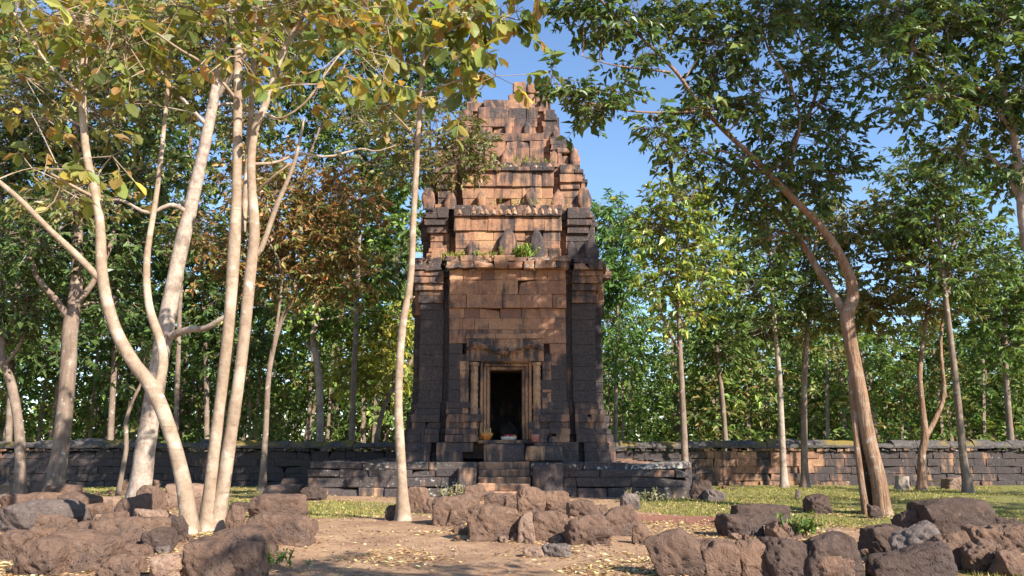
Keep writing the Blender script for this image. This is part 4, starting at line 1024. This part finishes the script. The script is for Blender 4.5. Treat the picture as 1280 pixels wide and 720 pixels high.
# unseen clumps added above its crown to dapple the lower tower with shade
for (fx, fz, rr, n_) in ((2.9, 7.7, .9, 420), (3.2, 5.8, .95, 420), (2.7, 3.8, 1.0, 420), (-.7, 6.0, .8, 330), (-2.5, 5.7, 1.1, 520), (-2.5, 3.9, 1.1, 460), (-.9, 4.5, .8, 330), (.9, 3.8, .65, 220), (1.3, 2.9, .8, 280), (-.6, 3.0, .7, 220), (-1.5, 4.9, .7, 260), (-1.2, 6.4, .8, 300), (-.2, 4.0, .8, 300), (0, 2.2, .9, 300), (-2.6, 2.2, .9, 300), (2.6, 2.2, .9, 300), (-1.7, 3.0, .8, 260)):
    c = np.array((fx, 27.1, fz))+np.array(S[:])*(20.5+rng.uniform(-1, 1)); an, ra = nearest(paths, c); cr.clump(c, (rr*1.12, rr*1.12, rr*1.12), int(n_*4.2), DG, .23, 10, .5, an, .06)
cr.build(root, base, M_LEAF, M_BARK_PALE, .5)

# mid-distance trees, in front of and behind the wall: pixel trunk + crown blobs
def midtree(name, label, D, stems, bark, blobs, pal, size=.2, mat=None, aspect=.5, dens=1.0, per=10, twig=.6, droop=.35):
    root, base, paths = stems_tree(name, label, D, stems, bark, sides=8)
    cr = crown_px(paths, D, [(a, b, c, d, e, int(f*dens)) for a, b, c, d, e, f in blobs], pal, size, per, twig, .45, droop=droop)
    cr.build(root, base, mat or M_LEAF, bark, aspect)
midtree('yellow_green_tree', 'slender tree with a loose yellow-green crown just right of the tower', 29.5,
        [[(857, 598, 0, 7), (854, 520, 0, 5.5), (850, 440, 0, 4.8), (848, 370, 0, 3.6), (846, 300, 0, 2.6), (846, 240, 0, 1.8)], [(850, 440, 0, 3), (830, 400, -.3, 2), (815, 340, -.4, 1.4)], [(850, 420, 0, 3), (872, 370, .3, 2), (885, 320, .4, 1.4)]],
        M_BARK_GREY, [(845, 250, 32, 26, 0, 330), (870, 275, 28, 24, .3, 260), (820, 285, 28, 24, -.3, 240), (850, 310, 36, 24, 0, 300), (828, 345, 28, 20, -.3, 200), (880, 345, 26, 20, .3, 180), (850, 385, 36, 20, .2, 220), (870, 235, 20, 16, .3, 120), (805, 265, 16, 14, 0, 70)], LG+[(3, (.26, .28, .055)), (3, (.30, .29, .06))], .2)
midtree('feathery_tree', 'bright green feathery tree rising beside the right corner of the tower', 41.0,
        [[(768, 560, 0, 4), (770, 480, 0, 3.4), (772, 400, 0, 2.6), (768, 320, 0, 2)]], M_BARK_GREY,
        [(762, 280, 22, 22, 0, 420), (780, 310, 24, 22, 0, 460), (760, 345, 24, 22, 0, 460), (785, 360, 22, 22, 0, 420), (765, 400, 28, 22, 0, 420), (790, 290, 14, 14, 0, 160), (752, 262, 12, 10, 0, 120), (775, 440, 26, 18, 0, 300)], FE, .26, M_LEAFF, .28, 1.0, 14, .9, .5)
midtree('pale_pole_tree', 'straight pale-trunked tree rising in front of the sunlit wall section', 33.0,
        [[(980, 607, 0, 6.5), (977, 540, 0, 5.8), (974, 470, 0, 5), (966, 380, 0, 4), (962, 300, 0, 3)]], M_BARK_PALE,
        [(960, 320, 40, 30, 0, 420), (985, 360, 40, 28, .3, 400), (935, 365, 34, 26, -.3, 320), (965, 270, 30, 24, 0, 300), (950, 410, 40, 20, .5, 300)], MG, .2)
midtree('straight_grey_tree', 'straight grey tree right of the pale-trunked tree, close to the wall', 34.0,
        [[(1006, 606, 0, 6.5), (1005, 540, 0, 6), (1006, 460, 0, 5.2), (1012, 380, 0, 4), (1020, 300, 0, 3)]], M_BARK_GREY,
        [(1020, 320, 44, 32, 0, 480), (1050, 380, 40, 28, 0, 380), (1000, 400, 40, 24, 0, 360), (1030, 270, 36, 28, 0, 380), (1060, 290, 30, 26, .5, 300)], OL, .2)
midtree('y_shaped_tree', 'reddish Y-shaped tree standing in front of the shaded wall at right', 32.0,
        [[(1151, 606, 0, 7), (1152, 570, 0, 6.5), (1156, 545, 0, 6.5), (1152, 500, 0, 5), (1150, 460, 0, 4.4), (1160, 380, 0, 3.4), (1165, 300, 0, 2.6)], [(1156, 548, 0, 5), (1170, 522, .2, 4.2), (1180, 490, .3, 3.6), (1176, 420, .4, 3), (1190, 340, .5, 2.4)]],
        M_BARK_RED, [(1130, 330, 44, 34, 0, 480), (1165, 290, 44, 34, 0, 520), (1150, 380, 44, 28, .3, 420), (1100, 300, 40, 30, .5, 400), (1120, 260, 34, 26, .5, 320), (1090, 380, 36, 26, 1, 300)], OL, .2)
midtree('shaded_slim_tree', 'slim dark-trunked tree slanting up right of the Y-shaped tree', 29.5,
        [[(1210, 613, 0, 7.5), (1204, 570, 0, 6.5), (1195, 480, 0, 5.6), (1184, 390, 0, 4.8), (1174, 300, 0, 3.6), (1165, 200, 0, 2.6)], [(1180, 350, 0, 3), (1195, 290, .3, 2.2), (1205, 240, .5, 1.6)]], M_BARK_GREY,
        [(1175, 240, 44, 32, 0, 520), (1210, 290, 44, 32, .3, 480), (1150, 210, 36, 26, 0, 340), (1140, 270, 36, 28, .3, 340), (1225, 340, 36, 26, .4, 320), (1185, 340, 40, 24, 0, 340), (1200, 205, 34, 24, 0, 300)], MG, .18)
midtree('leaning_far_tree', 'thin tree leaning left behind the wall between tower and pale pole tree', 43.0,
        [[(908, 560, 0, 5), (903, 500, 0, 4.4), (896, 440, 0, 3.8), (893, 380, 0, 3)]], M_BARK_GREY, [(890, 370, 40, 30, 0, 420), (915, 410, 36, 26, 0, 360), (895, 440, 40, 22, 0, 320), (905, 320, 30, 26, 0, 300)], MG, .26, M_LEAFF)
midtree('far_right_tree', 'leafy green tree behind the wall at the right edge', 41.0,
        [[(1262, 560, 0, 6), (1258, 480, 0, 5), (1256, 400, 0, 4), (1258, 330, 0, 3)]], M_BARK_GREY, [(1240, 345, 34, 24, 0, 300), (1280, 375, 40, 28, 0, 420), (1240, 390, 40, 26, 0, 420), (1265, 430, 44, 26, 0, 420), (1300, 340, 40, 30, 0, 320), (1262, 320, 24, 16, 0, 140)], MG, .26, M_LEAFF)
midtree('broken_pale_tree', 'pale bare-trunked tree behind the wall left of the tower', 40.0,
        [[(402, 552, 0, 7), (400, 500, 0, 6.4), (396, 450, 0, 6), (391, 420, 0, 5.4), (394, 405, 0, 5), (398, 340, 0, 4), (405, 270, .3, 3)], [(392, 440, 0, 3), (380, 428, 0, 2)]], M_BARK_PALE,
        [(470, 245, 36, 26, 0, 500), (500, 290, 30, 28, 0, 460), (450, 295, 34, 26, 0, 460), (480, 340, 34, 24, .5, 420), (420, 340, 36, 24, 0, 400), (440, 390, 44, 24, .5, 420), (410, 270, 36, 26, 0, 380), (380, 400, 36, 22, 1, 320)], LG, .26, M_LEAFF)
midtree('slanting_thin_tree', 'thin tree slanting right behind the wall close to the tower', 42.0,
        [[(462, 556, 0, 4.6), (478, 515, 0, 4), (494, 482, 0, 3.6), (520, 440, 0, 3), (540, 380, 0, 2.4)]], M_BARK_GREY, [(470, 430, 36, 24, 0, 320), (500, 400, 30, 26, 0, 300), (440, 470, 40, 22, .5, 300), (490, 470, 30, 22, 1, 240)], YL, .26, M_LEAFF)
midtree('slim_twin_far_tree', 'slim tree behind the wall seen between the twin trunks and pale trunk', 44.0,
        [[(262, 556, 0, 5), (258, 480, 0, 4.4), (255, 400, 0, 3.6), (252, 320, 0, 3)]], M_BARK_GREY, [(240, 400, 44, 30, 0, 460), (280, 370, 40, 30, 0, 420), (250, 330, 44, 30, 0, 440), (220, 290, 40, 30, 0, 400), (290, 440, 40, 26, 0, 380), (160, 350, 40, 30, 1, 400)], DG, .28, M_LEAFF)
midtree('tall_far_left_tree', 'tall dark tree behind the wall left of the thick pale trunk', 44.0,
        [[(140, 556, 0, 6), (142, 470, 0, 5), (146, 380, 0, 4.4), (150, 260, 0, 3.4), (152, 140, 0, 2.6)]], M_BARK_GREY, [(150, 140, 50, 40, 0, 560), (120, 200, 50, 36, 0, 520), (180, 220, 50, 36, 0, 520), (150, 290, 50, 34, 0, 480), (110, 340, 44, 32, 0, 420), (190, 330, 40, 30, 0, 400), (150, 410, 50, 30, 0, 460), (200, 150, 44, 36, 0, 440), (160, 80, 50, 34, 0, 460)], DG, .28, M_LEAFF)
midtree('tall_central_tree', 'tall green tree behind the pole tree, its crown reaching the tower shoulder', 38.5,
        [[(440, 560, 0, 6), (442, 480, 0, 5), (446, 380, 0, 4.4), (450, 260, 0, 3.6), (452, 140, 0, 3), (452, 60, 0, 2.4)]], M_BARK_GREY,
        [(440, 90, 50, 36, 0, 560), (490, 130, 44, 34, 0, 480), (400, 150, 50, 36, 0, 520), (450, 190, 50, 32, 0, 500), (510, 70, 44, 34, 0, 440), (420, 30, 50, 34, 0, 480), (500, 215, 34, 28, 0, 340), (360, 100, 44, 36, 0, 460), (550, 60, 34, 28, 0, 260), (350, 30, 50, 34, 0, 460), (560, 110, 26, 22, 0, 160), (495, 330, 16, 40, 0, 200)], DG+MG, .25, M_LEAFF)
midtree('drooping_far_tree', 'dark leafy tree behind the wall with branches hanging above the left edge', 42.0,
        [[(15, 556, 0, 6), (14, 470, 0, 5), (20, 380, 0, 4), (28, 260, 0, 3)]], M_BARK_GREY, [(10, 250, 50, 40, 0, 500), (50, 320, 50, 34, 0, 480), (-10, 330, 50, 40, 0, 480), (30, 400, 50, 30, 0, 460), (60, 430, 44, 26, 0, 400), (40, 180, 50, 40, 0, 460), (20, 450, 50, 22, 0, 360)], DG, .27, M_LEAFF)

midtree('lofty_grey_tree', 'lofty grey-stemmed tree behind the wall between the thick pale trunk and the twin trunks', 39.0,
        [[(222, 560, 0, 5), (222, 470, 0, 4.4), (226, 360, 0, 4), (236, 240, 0, 3.4), (240, 120, 0, 2.8), (244, 20, 0, 2.2)]], M_BARK_GREY,
        [(230, 40, 50, 36, 0, 420), (280, 100, 46, 34, 0, 400), (215, 130, 46, 34, 0, 400), (260, 180, 46, 34, 0, 380), (300, 40, 46, 34, 0, 380), (210, 220, 44, 32, 0, 320), (290, 230, 44, 30, 0, 320), (320, 160, 40, 30, 0, 300), (240, 280, 44, 28, 0, 300), (180, 20, 46, 34, 0, 320), (130, 40, 46, 34, .5, 320)], OL+MG, .24, M_LEAFF)
# trees standing out of frame on the sunny side, whose shade falls into view
def shade_tree(x, y, H, label, blobs, pal, size=.18):
    z = gh(x, y); root = thing('shade_tree', label, 'tree', (x, y, z))
    pts = [(x, y, z-.1), (x+.1, y, z+H*.3), (x-.1, y+.1, z+H*.6), (x, y, z+H*.9)]
    V, F, F3, C, r = tube(pts, [.24, .2, .15, .06], 9, .5, .07, .4, 3)
    npmesh('trunk', V, [F, F3], M_BARK_GREY, root, origin=(x, y, z), smooth=True)
    cr = Crown()
    for (dx, dy, dz, rr, n) in blobs:
        c = np.array((x+dx, y+dy, z+dz)); an, ra = nearest([(C, r)], c); cr.clump(c, (rr, rr, rr*.7), n, pal, size, 10, .6, an, .05)
    cr.build(root, (x, y, z), M_LEAF, M_BARK_GREY, .5)
shade_tree(7.0, 1.2, 10.5, 'leafy tree just outside the frame on the right near the viewer', [(0, 0, 9, 1.3, 420), (-1.6, .5, 8, 1.0, 260), (1.5, -.5, 8, 1.0, 260), (-.5, 1.4, 7.4, .9, 220)], DG)
shade_tree(22.5, 12, 13, 'broad tree outside the frame to the right shading the lawn', [(0, 0, 11, 2.2, 900), (-2, 1, 9.5, 1.7, 520), (2, -1, 9.5, 1.8, 520), (-1, 2.4, 8.6, 1.6, 460), (0, -2.4, 9, 1.6, 460), (-2.6, -1.2, 8.4, 1.4, 340)], DG)
shade_tree(27, 19, 14, 'tall tree outside the frame to the right near the enclosure wall', [(0, 0, 12, 2.4, 900), (-2, 1, 10, 2.0, 560), (2, -1, 10, 2., 560), (-1, 2.4, 9, 1.8, 460), (0, -2.4, 9.4, 1.8, 460), (0, 0, 7, 2, 400)], DG)

# ------------------------------------------------------------ the far wood (one mass)
cr = Crown(); tv = []; tf = []; tn = 0
for i in range(360):
    Y = rng.uniform(48, 84); X = rng.uniform(-1, 1)*(.74*Y+6)
    left = X < -6
    if X > 3 and rng.random() < .22: continue
    H = (rng.uniform(14, 23) if left else rng.uniform(9.5, 16.5))*(1.0 if Y > 55 else .8)
    pal = [DG, MG, MG, OL, LG, LG, MG][rng.integers(0, 7)]
    nb = 5
    for k in range(nb):
        t = (k+.6)/nb; rr = H*.17*(1.1-.5*abs(t-.55)*1.4)
        c = np.array((X+rng.normal(0, 1)*H*.09, Y+rng.normal(0, 1)*H*.09, H*(.22+.74*t)))
        cr.clump(c, (rr*1.25, rr*1.25, rr*1.1), 160, pal, .36, 9, .9, None, .05)
    tv.append(((X, Y, -.4), (X+rng.normal(0, .4), Y, H*.7)))
for i in range(360):      # light undergrowth at the feet of the trees
    Y = rng.uniform(41, 86); X = rng.uniform(-1, 1)*(.74*Y+4)
    rr = rng.uniform(.9, 1.8)*(1+.012*(Y-41)); cr.clump((X, Y, rr*.9), (rr*1.3, rr, rr), 90, [LG, OL, MG, MG][rng.integers(0, 4)], .3, 9, .7, None)
for i in range(480):
    Y = rng.uniform(84, 104); X = rng.uniform(-1, 1)*(.74*Y+6); rr = rng.uniform(1.6, 2.8)
    cr.clump((X, Y, rng.uniform(.3, 8)), (rr*1.4, rr, rr), 70, [MG, OL, DG, LG][rng.integers(0, 4)], .8, 7, 1.2, None)
p0 = np.array([a for a, b in tv]); p1 = np.array([b for a, b in tv])
cr.tw0 = [p0]; cr.tw1 = [p1]; cr.tr0 = [rng.uniform(.12, .24, len(p0))]; cr.tr1 = [np.full(len(p0), .06)]
o = cr.build(None, (0, 60, 0), M_LEAFF, M_BARK_GREY, .5, name='far_wood')
tag(o, 'mixed green wood filling the distance behind the enclosure wall', 'wood', kind='stuff')

# ------------------------------------------------------------ grass, litter, weeds
def scatter(n, fn, x0, x1, y0, y1):
    """n points accepted with probability fn, denser towards the camera"""
    out = []
    while sum(len(q) for q in out) < n:
        y = y0*(y1/y0)**rng.random(n*2); x = rng.uniform(-1, 1, n*2)*(.72*y+1)
        ok = (x > x0) & (x < x1) & (rng.random(n*2) < fn(x, y)); out.append(np.stack([x, y], 1)[ok])
    return np.concatenate(out)[:n]
q = scatter(52000, lambda x, y: np.clip(grass_mask(x, y)[0]*1.2+.9*(vnoise(np.stack([x*.8, y*.8, x*0], 1), 9))*grass_mask(x, y)[0]+1.1*fbm(np.stack([x*.45, y*.45, x*0], 1), 3, 22)-.1, 0, 1)*(grass_mask(x, y)[0] > .28), -24, 26, 9.0, 36)
z = ground_h(q[:, 0], q[:, 1])
p = np.column_stack([q, z-.01]); N = len(p)
d = unit(np.column_stack([rng.normal(0, .5, (N, 2)), np.ones(N)])); hgt = rng.uniform(.025, .085, N)*(1+.5*vnoise(np.column_stack([q*.5, z*0]), 8))
V, F, m = leaf_geo(p, d, rng.normal(0, 1, (N, 3)), hgt, rng.uniform(.012, .03, N)*(q[:, 1]/16), False, .1)
c = palette([(4, (.18, .185, .045)), (2, (.11, .135, .033)), (5, (.30, .26, .09)), (2, (.34, .26, .12))], N)
o = npmesh('grass', V, [F], M_GRASS, attrs={'col': np.repeat(c, m, 0)}); tag(o, 'short sparse yellow-green turf on the lawn and between stones', 'grass', kind='stuff')
q = scatter(40000, lambda x, y: np.clip(.40+1.1*fbm(np.stack([x*.6, y*.6, x*0], 1), 3, 12)-.35*grass_mask(x, y)[0], .04, 1), -20, 22, 8.6, 36)
dr = []
for (fx, fy, fw, fd) in FEET:
    k = int(10+46*fw); a_ = rng.uniform(0, 2*math.pi, k); r_ = 1.0+np.abs(rng.normal(0, .35, k)); dr.append(np.stack([fx+np.cos(a_)*fw*r_, fy+np.sin(a_)*fd*r_], 1))
q = np.concatenate([q]+dr); z = ground_h(q[:, 0], q[:, 1]); N = len(q); p = np.column_stack([q, z+.008])
d = np.column_stack([unit(rng.normal(0, 1, (N, 2))), rng.normal(0, .12, N)]); n_ = unit(np.column_stack([rng.normal(0, .3, (N, 2)), np.ones(N)]))
V, F, m = leaf_geo(p, d, n_, rng.uniform(.04, .13, N), rng.uniform(.02, .06, N), False, -.1)
c = palette([(4, (.40, .27, .14)), (3, (.50, .38, .19)), (3, (.28, .16, .08)), (1.5, (.55, .46, .25)), (3, (.17, .10, .06)), (1.5, (.11, .07, .045))], N)
o = npmesh('fallen_leaves', V, [F], M_DRY, attrs={'col': np.repeat(c, m, 0)}); tag(o, 'dry fallen leaves strewn over the dirt', 'leaf litter', kind='stuff')
# fallen twigs
q = scatter(420, lambda x, y: .5+0*x, -14, 14, 8.8, 26); N = len(q); z = ground_h(q[:, 0], q[:, 1])
a = np.column_stack([q, z+.012]); d = np.column_stack([unit(rng.normal(0, 1, (N, 2)))*rng.uniform(.06, .35, (N, 1)), rng.uniform(0, .03, N)])
V, F = sticks(a, a+d, rng.uniform(.003, .008, N), np.full(N, .002))
o = npmesh('fallen_twigs', V, [F], M_BARK_GREY); tag(o, 'broken twigs scattered over the dirt', 'twigs', kind='stuff')
# pebbles
q = scatter(2600, lambda x, y: np.clip(.25+.6*vnoise(np.stack([x*.9, y*.9, x*0], 1), 15), .02, 1), -14, 14, 8.8, 28)
N = len(q); z = ground_h(q[:, 0], q[:, 1]); s_ = rng.uniform(.012, .045, N)
oc = np.array([(1, 0, 0), (0, 1, 0), (-1, 0, 0), (0, -1, 0), (0, 0, .8), (0, 0, -.6)]); of = np.array([(0, 1, 4), (1, 2, 4), (2, 3, 4), (3, 0, 4), (1, 0, 5), (2, 1, 5), (3, 2, 5), (0, 3, 5)])
V = (oc[None]*s_[:, None, None]*rng.uniform(.6, 1.3, (N, 6, 3))+np.column_stack([q, z+.005])[:, None, :]).reshape(-1, 3)
F = (of[None]+6*np.arange(N)[:, None, None]).reshape(-1, 3)
o = npmesh('pebbles', V, [F], M_LATP); tag(o, 'pebbles and crumbs of laterite strewn over the dirt', 'pebbles', kind='stuff')

def weed(px, py, Y, h, n, label, pal, z=None, name='ledge_weed', spread=.3):
    b = P(px, py, Y)
    if z is not None: b[2] = z
    p = b+np.column_stack([rng.normal(0, spread, n), rng.normal(0, spread*.35, n), rng.normal(0, .02, n)])
    d = unit(np.column_stack([rng.normal(0, .45, (n, 2)), np.ones(n)])); L = h*rng.uniform(.4, 1.1, n)
    V1, F1, m1 = leaf_geo(p, d, rng.normal(0, 1, (n, 3)), L, L*.10, False, .1)
    t = np.repeat(np.arange(n), 4); pp = p[t]+d[t]*(L[t]*rng.uniform(.3, 1, len(t)))[:, None]
    V2, F2, m2 = leaf_geo(pp, unit(rng.normal(0, 1, (len(t), 3))), rng.normal(0, 1, (len(t), 3)), np.full(len(t), h*.28), np.full(len(t), h*.13), False, .1)
    c = np.concatenate([np.repeat(palette(pal, n), m1, 0), np.repeat(palette(pal, len(t)), m2, 0)])
    o = npmesh(name, np.concatenate([V1, V2]), [np.concatenate([F1, F2+len(V1)])], M_GRASS, attrs={'col': c}, origin=b)
    return tag(o, label, 'plant')
WG = [(3, (.22, .24, .05)), (2, (.30, .27, .08)), (1, (.12, .17, .04))]
weed(572, 325, 27.35, .34, 60, 'green weed tuft at the left end of the wide tower ledge', WG, 8.40, spread=.35)
weed(605, 325, 27.05, .28, 60, 'dry grass strip in the middle of the wide tower ledge', WG, 8.40, spread=.5)
weed(652, 325, 27.0, .55, 46, 'leafy green plant beside the tall central antefix on the tower ledge', [(3, (.14, .2, .04)), (2, (.24, .26, .06))], 8.40, spread=.2)
weed(645, 262, 27.35, .24, 50, 'thin dry grass on the upper tower ledge', WG, 10.48, spread=.8)
weed(662, 215, 27.7, .28, 44, 'grass tuft on the highest grassy ledge of the tower', WG, 12.30, spread=.5)
weed(575, 612, 25.2, .45, 40, 'pale dry weed at foot of the terrace left of the steps', [(3, (.26, .23, .15)), (1, (.18, .18, .08))], 0.02, 'dry_weed', .25)
weed(806, 628, 23.6, .40, 40, 'pale dry weed at foot of the terrace on its right part', [(3, (.26, .23, .15)), (1, (.18, .18, .08))], 0.0, 'dry_weed', .3)
weed(1000, 668, 14.0, .4, 26, 'thin green weed growing beside the half-lit brown stone', MG, None, 'green_weed', .15)
weed(318, 706, 10.6, .22, 70, 'low green weed beside the dark bluish-grey stone', MG, None, 'green_weed', .22)

# stump and post near the wall
def stump(px, py, D, rpx, hpx, label, name, mat):
    b = P(px, py, D); z = gh(b[0], D); r = rpx*D/F_PX; h = hpx*D/F_PX
    V, F, F3, C, rr = tube([(b[0], D, z-.1), (b[0]+.01, D, z+h*.5), (b[0]+.03, D, z+h)], [r*1.1, r*.92, r*.95], 10, .12, .12, .25, 2)
    V[-1] = (b[0]+.03, D, z+h-.02)
    return tag(npmesh(name, V, [F, F3], mat, origin=(b[0], D, z)), label, 'stump' if name == 'tree_stump' else 'post')
stump(1128, 607, 33.0, 8, 17, 'pale cut tree stump standing before the shaded wall', 'tree_stump', M_BARK_PALE)
stump(997, 619, 25.0, 2.6, 10, 'small weathered post on the lawn near the pale pole tree', 'stone_post', M_LATG)

# ------------------------------------------------------------ offerings at the door
M_OR = mat_plain('orange_offering', (.62, .25, .05), .6, (.45, .16, .04)); M_RED = mat_plain('red_cloth', (.5, .03, .035), .7)
M_WH = mat_plain('white_cloth', (.62, .55, .47), .7); M_CL = mat_plain('pink_glazed_clay', (.42, .16, .13), .5); M_YE = mat_plain('yellow_candle', (.65, .45, .14), .5)
def lathe(prof, c, n=16):
    V = []; F = []
    for (r, h) in prof:
        for k in range(n): a = 2*math.pi*k/n; V.append((c[0]+r*math.cos(a), c[1]+r*math.sin(a), c[2]+h))
    for i in range(len(prof)-1):
        for k in range(n): F.append((i*n+k, i*n+(k+1) % n, (i+1)*n+(k+1) % n, (i+1)*n+k))
    return np.array(V), np.array(F)
zs = DOOR[2]-.002; yb = yd+.02
b = (P(608, 550, yb)[0], yb, zs); t = thing('offering_bowl', 'orange offering bowl with candles at the left foot of the door frame', 'bowl', b)
V, F = lathe([(.10, 0), (.14, .03), (.2, .12), (.24, .24), (.22, .24), (.17, .12), (.02, .06)], b); npmesh('bowl', V, [F], M_OR, t, origin=b, smooth=True)
for k in range(5):
    cx = b[0]-.14+.07*k; hh = .26+.07*((k*2) % 3); V, F = lathe([(.0, .05), (.022, .06), (.02, hh), (.0, hh+.02)], (cx, yb+.03*(k % 2), zs), 8); npmesh('candle', V, [F], M_YE, t, origin=b, smooth=True)
b = (P(636, 546, yb+.1)[0], yb+.1, zs); t = thing('offering_tray', 'low white tray with red flowers on the threshold in the doorway', 'tray', b)
V, F = lathe([(.02, .03), (.24, .03), (.27, .12), (.29, .12), (.26, 0), (.02, 0)], b); npmesh('tray', V, [F], M_WH, t, origin=b, smooth=True)
for k in range(5):
    v, f = stone_mesh(.13, .12, .12, 40+k, 2.2, 7, .12); npmesh('flower', v+np.array((b[0]-.12+.08*k, yb+.1+.05*(k % 2), zs+.13)), [f], (M_RED, M_WH, M_RED, M_RED, M_OR)[k], t, origin=b, smooth=True)
b = (P(669, 556, yd-.35)[0], yd-.35, 1.76); t = thing('incense_pot', 'small pinkish clay incense pot at the right foot of the door frame', 'pot', b)
V, F = lathe([(.02, .0), (.10, .0), (.13, .06), (.15, .20), (.17, .26), (.15, .27), (.12, .2), (.0, .15)], b); npmesh('pot', V, [F], M_CL, t, origin=b, smooth=True)
V, F = lathe([(.0, .1), (.14, .205), (.0, .235)], b, 12); npmesh('ash', V, [F], M_WH, t, origin=b, smooth=True)
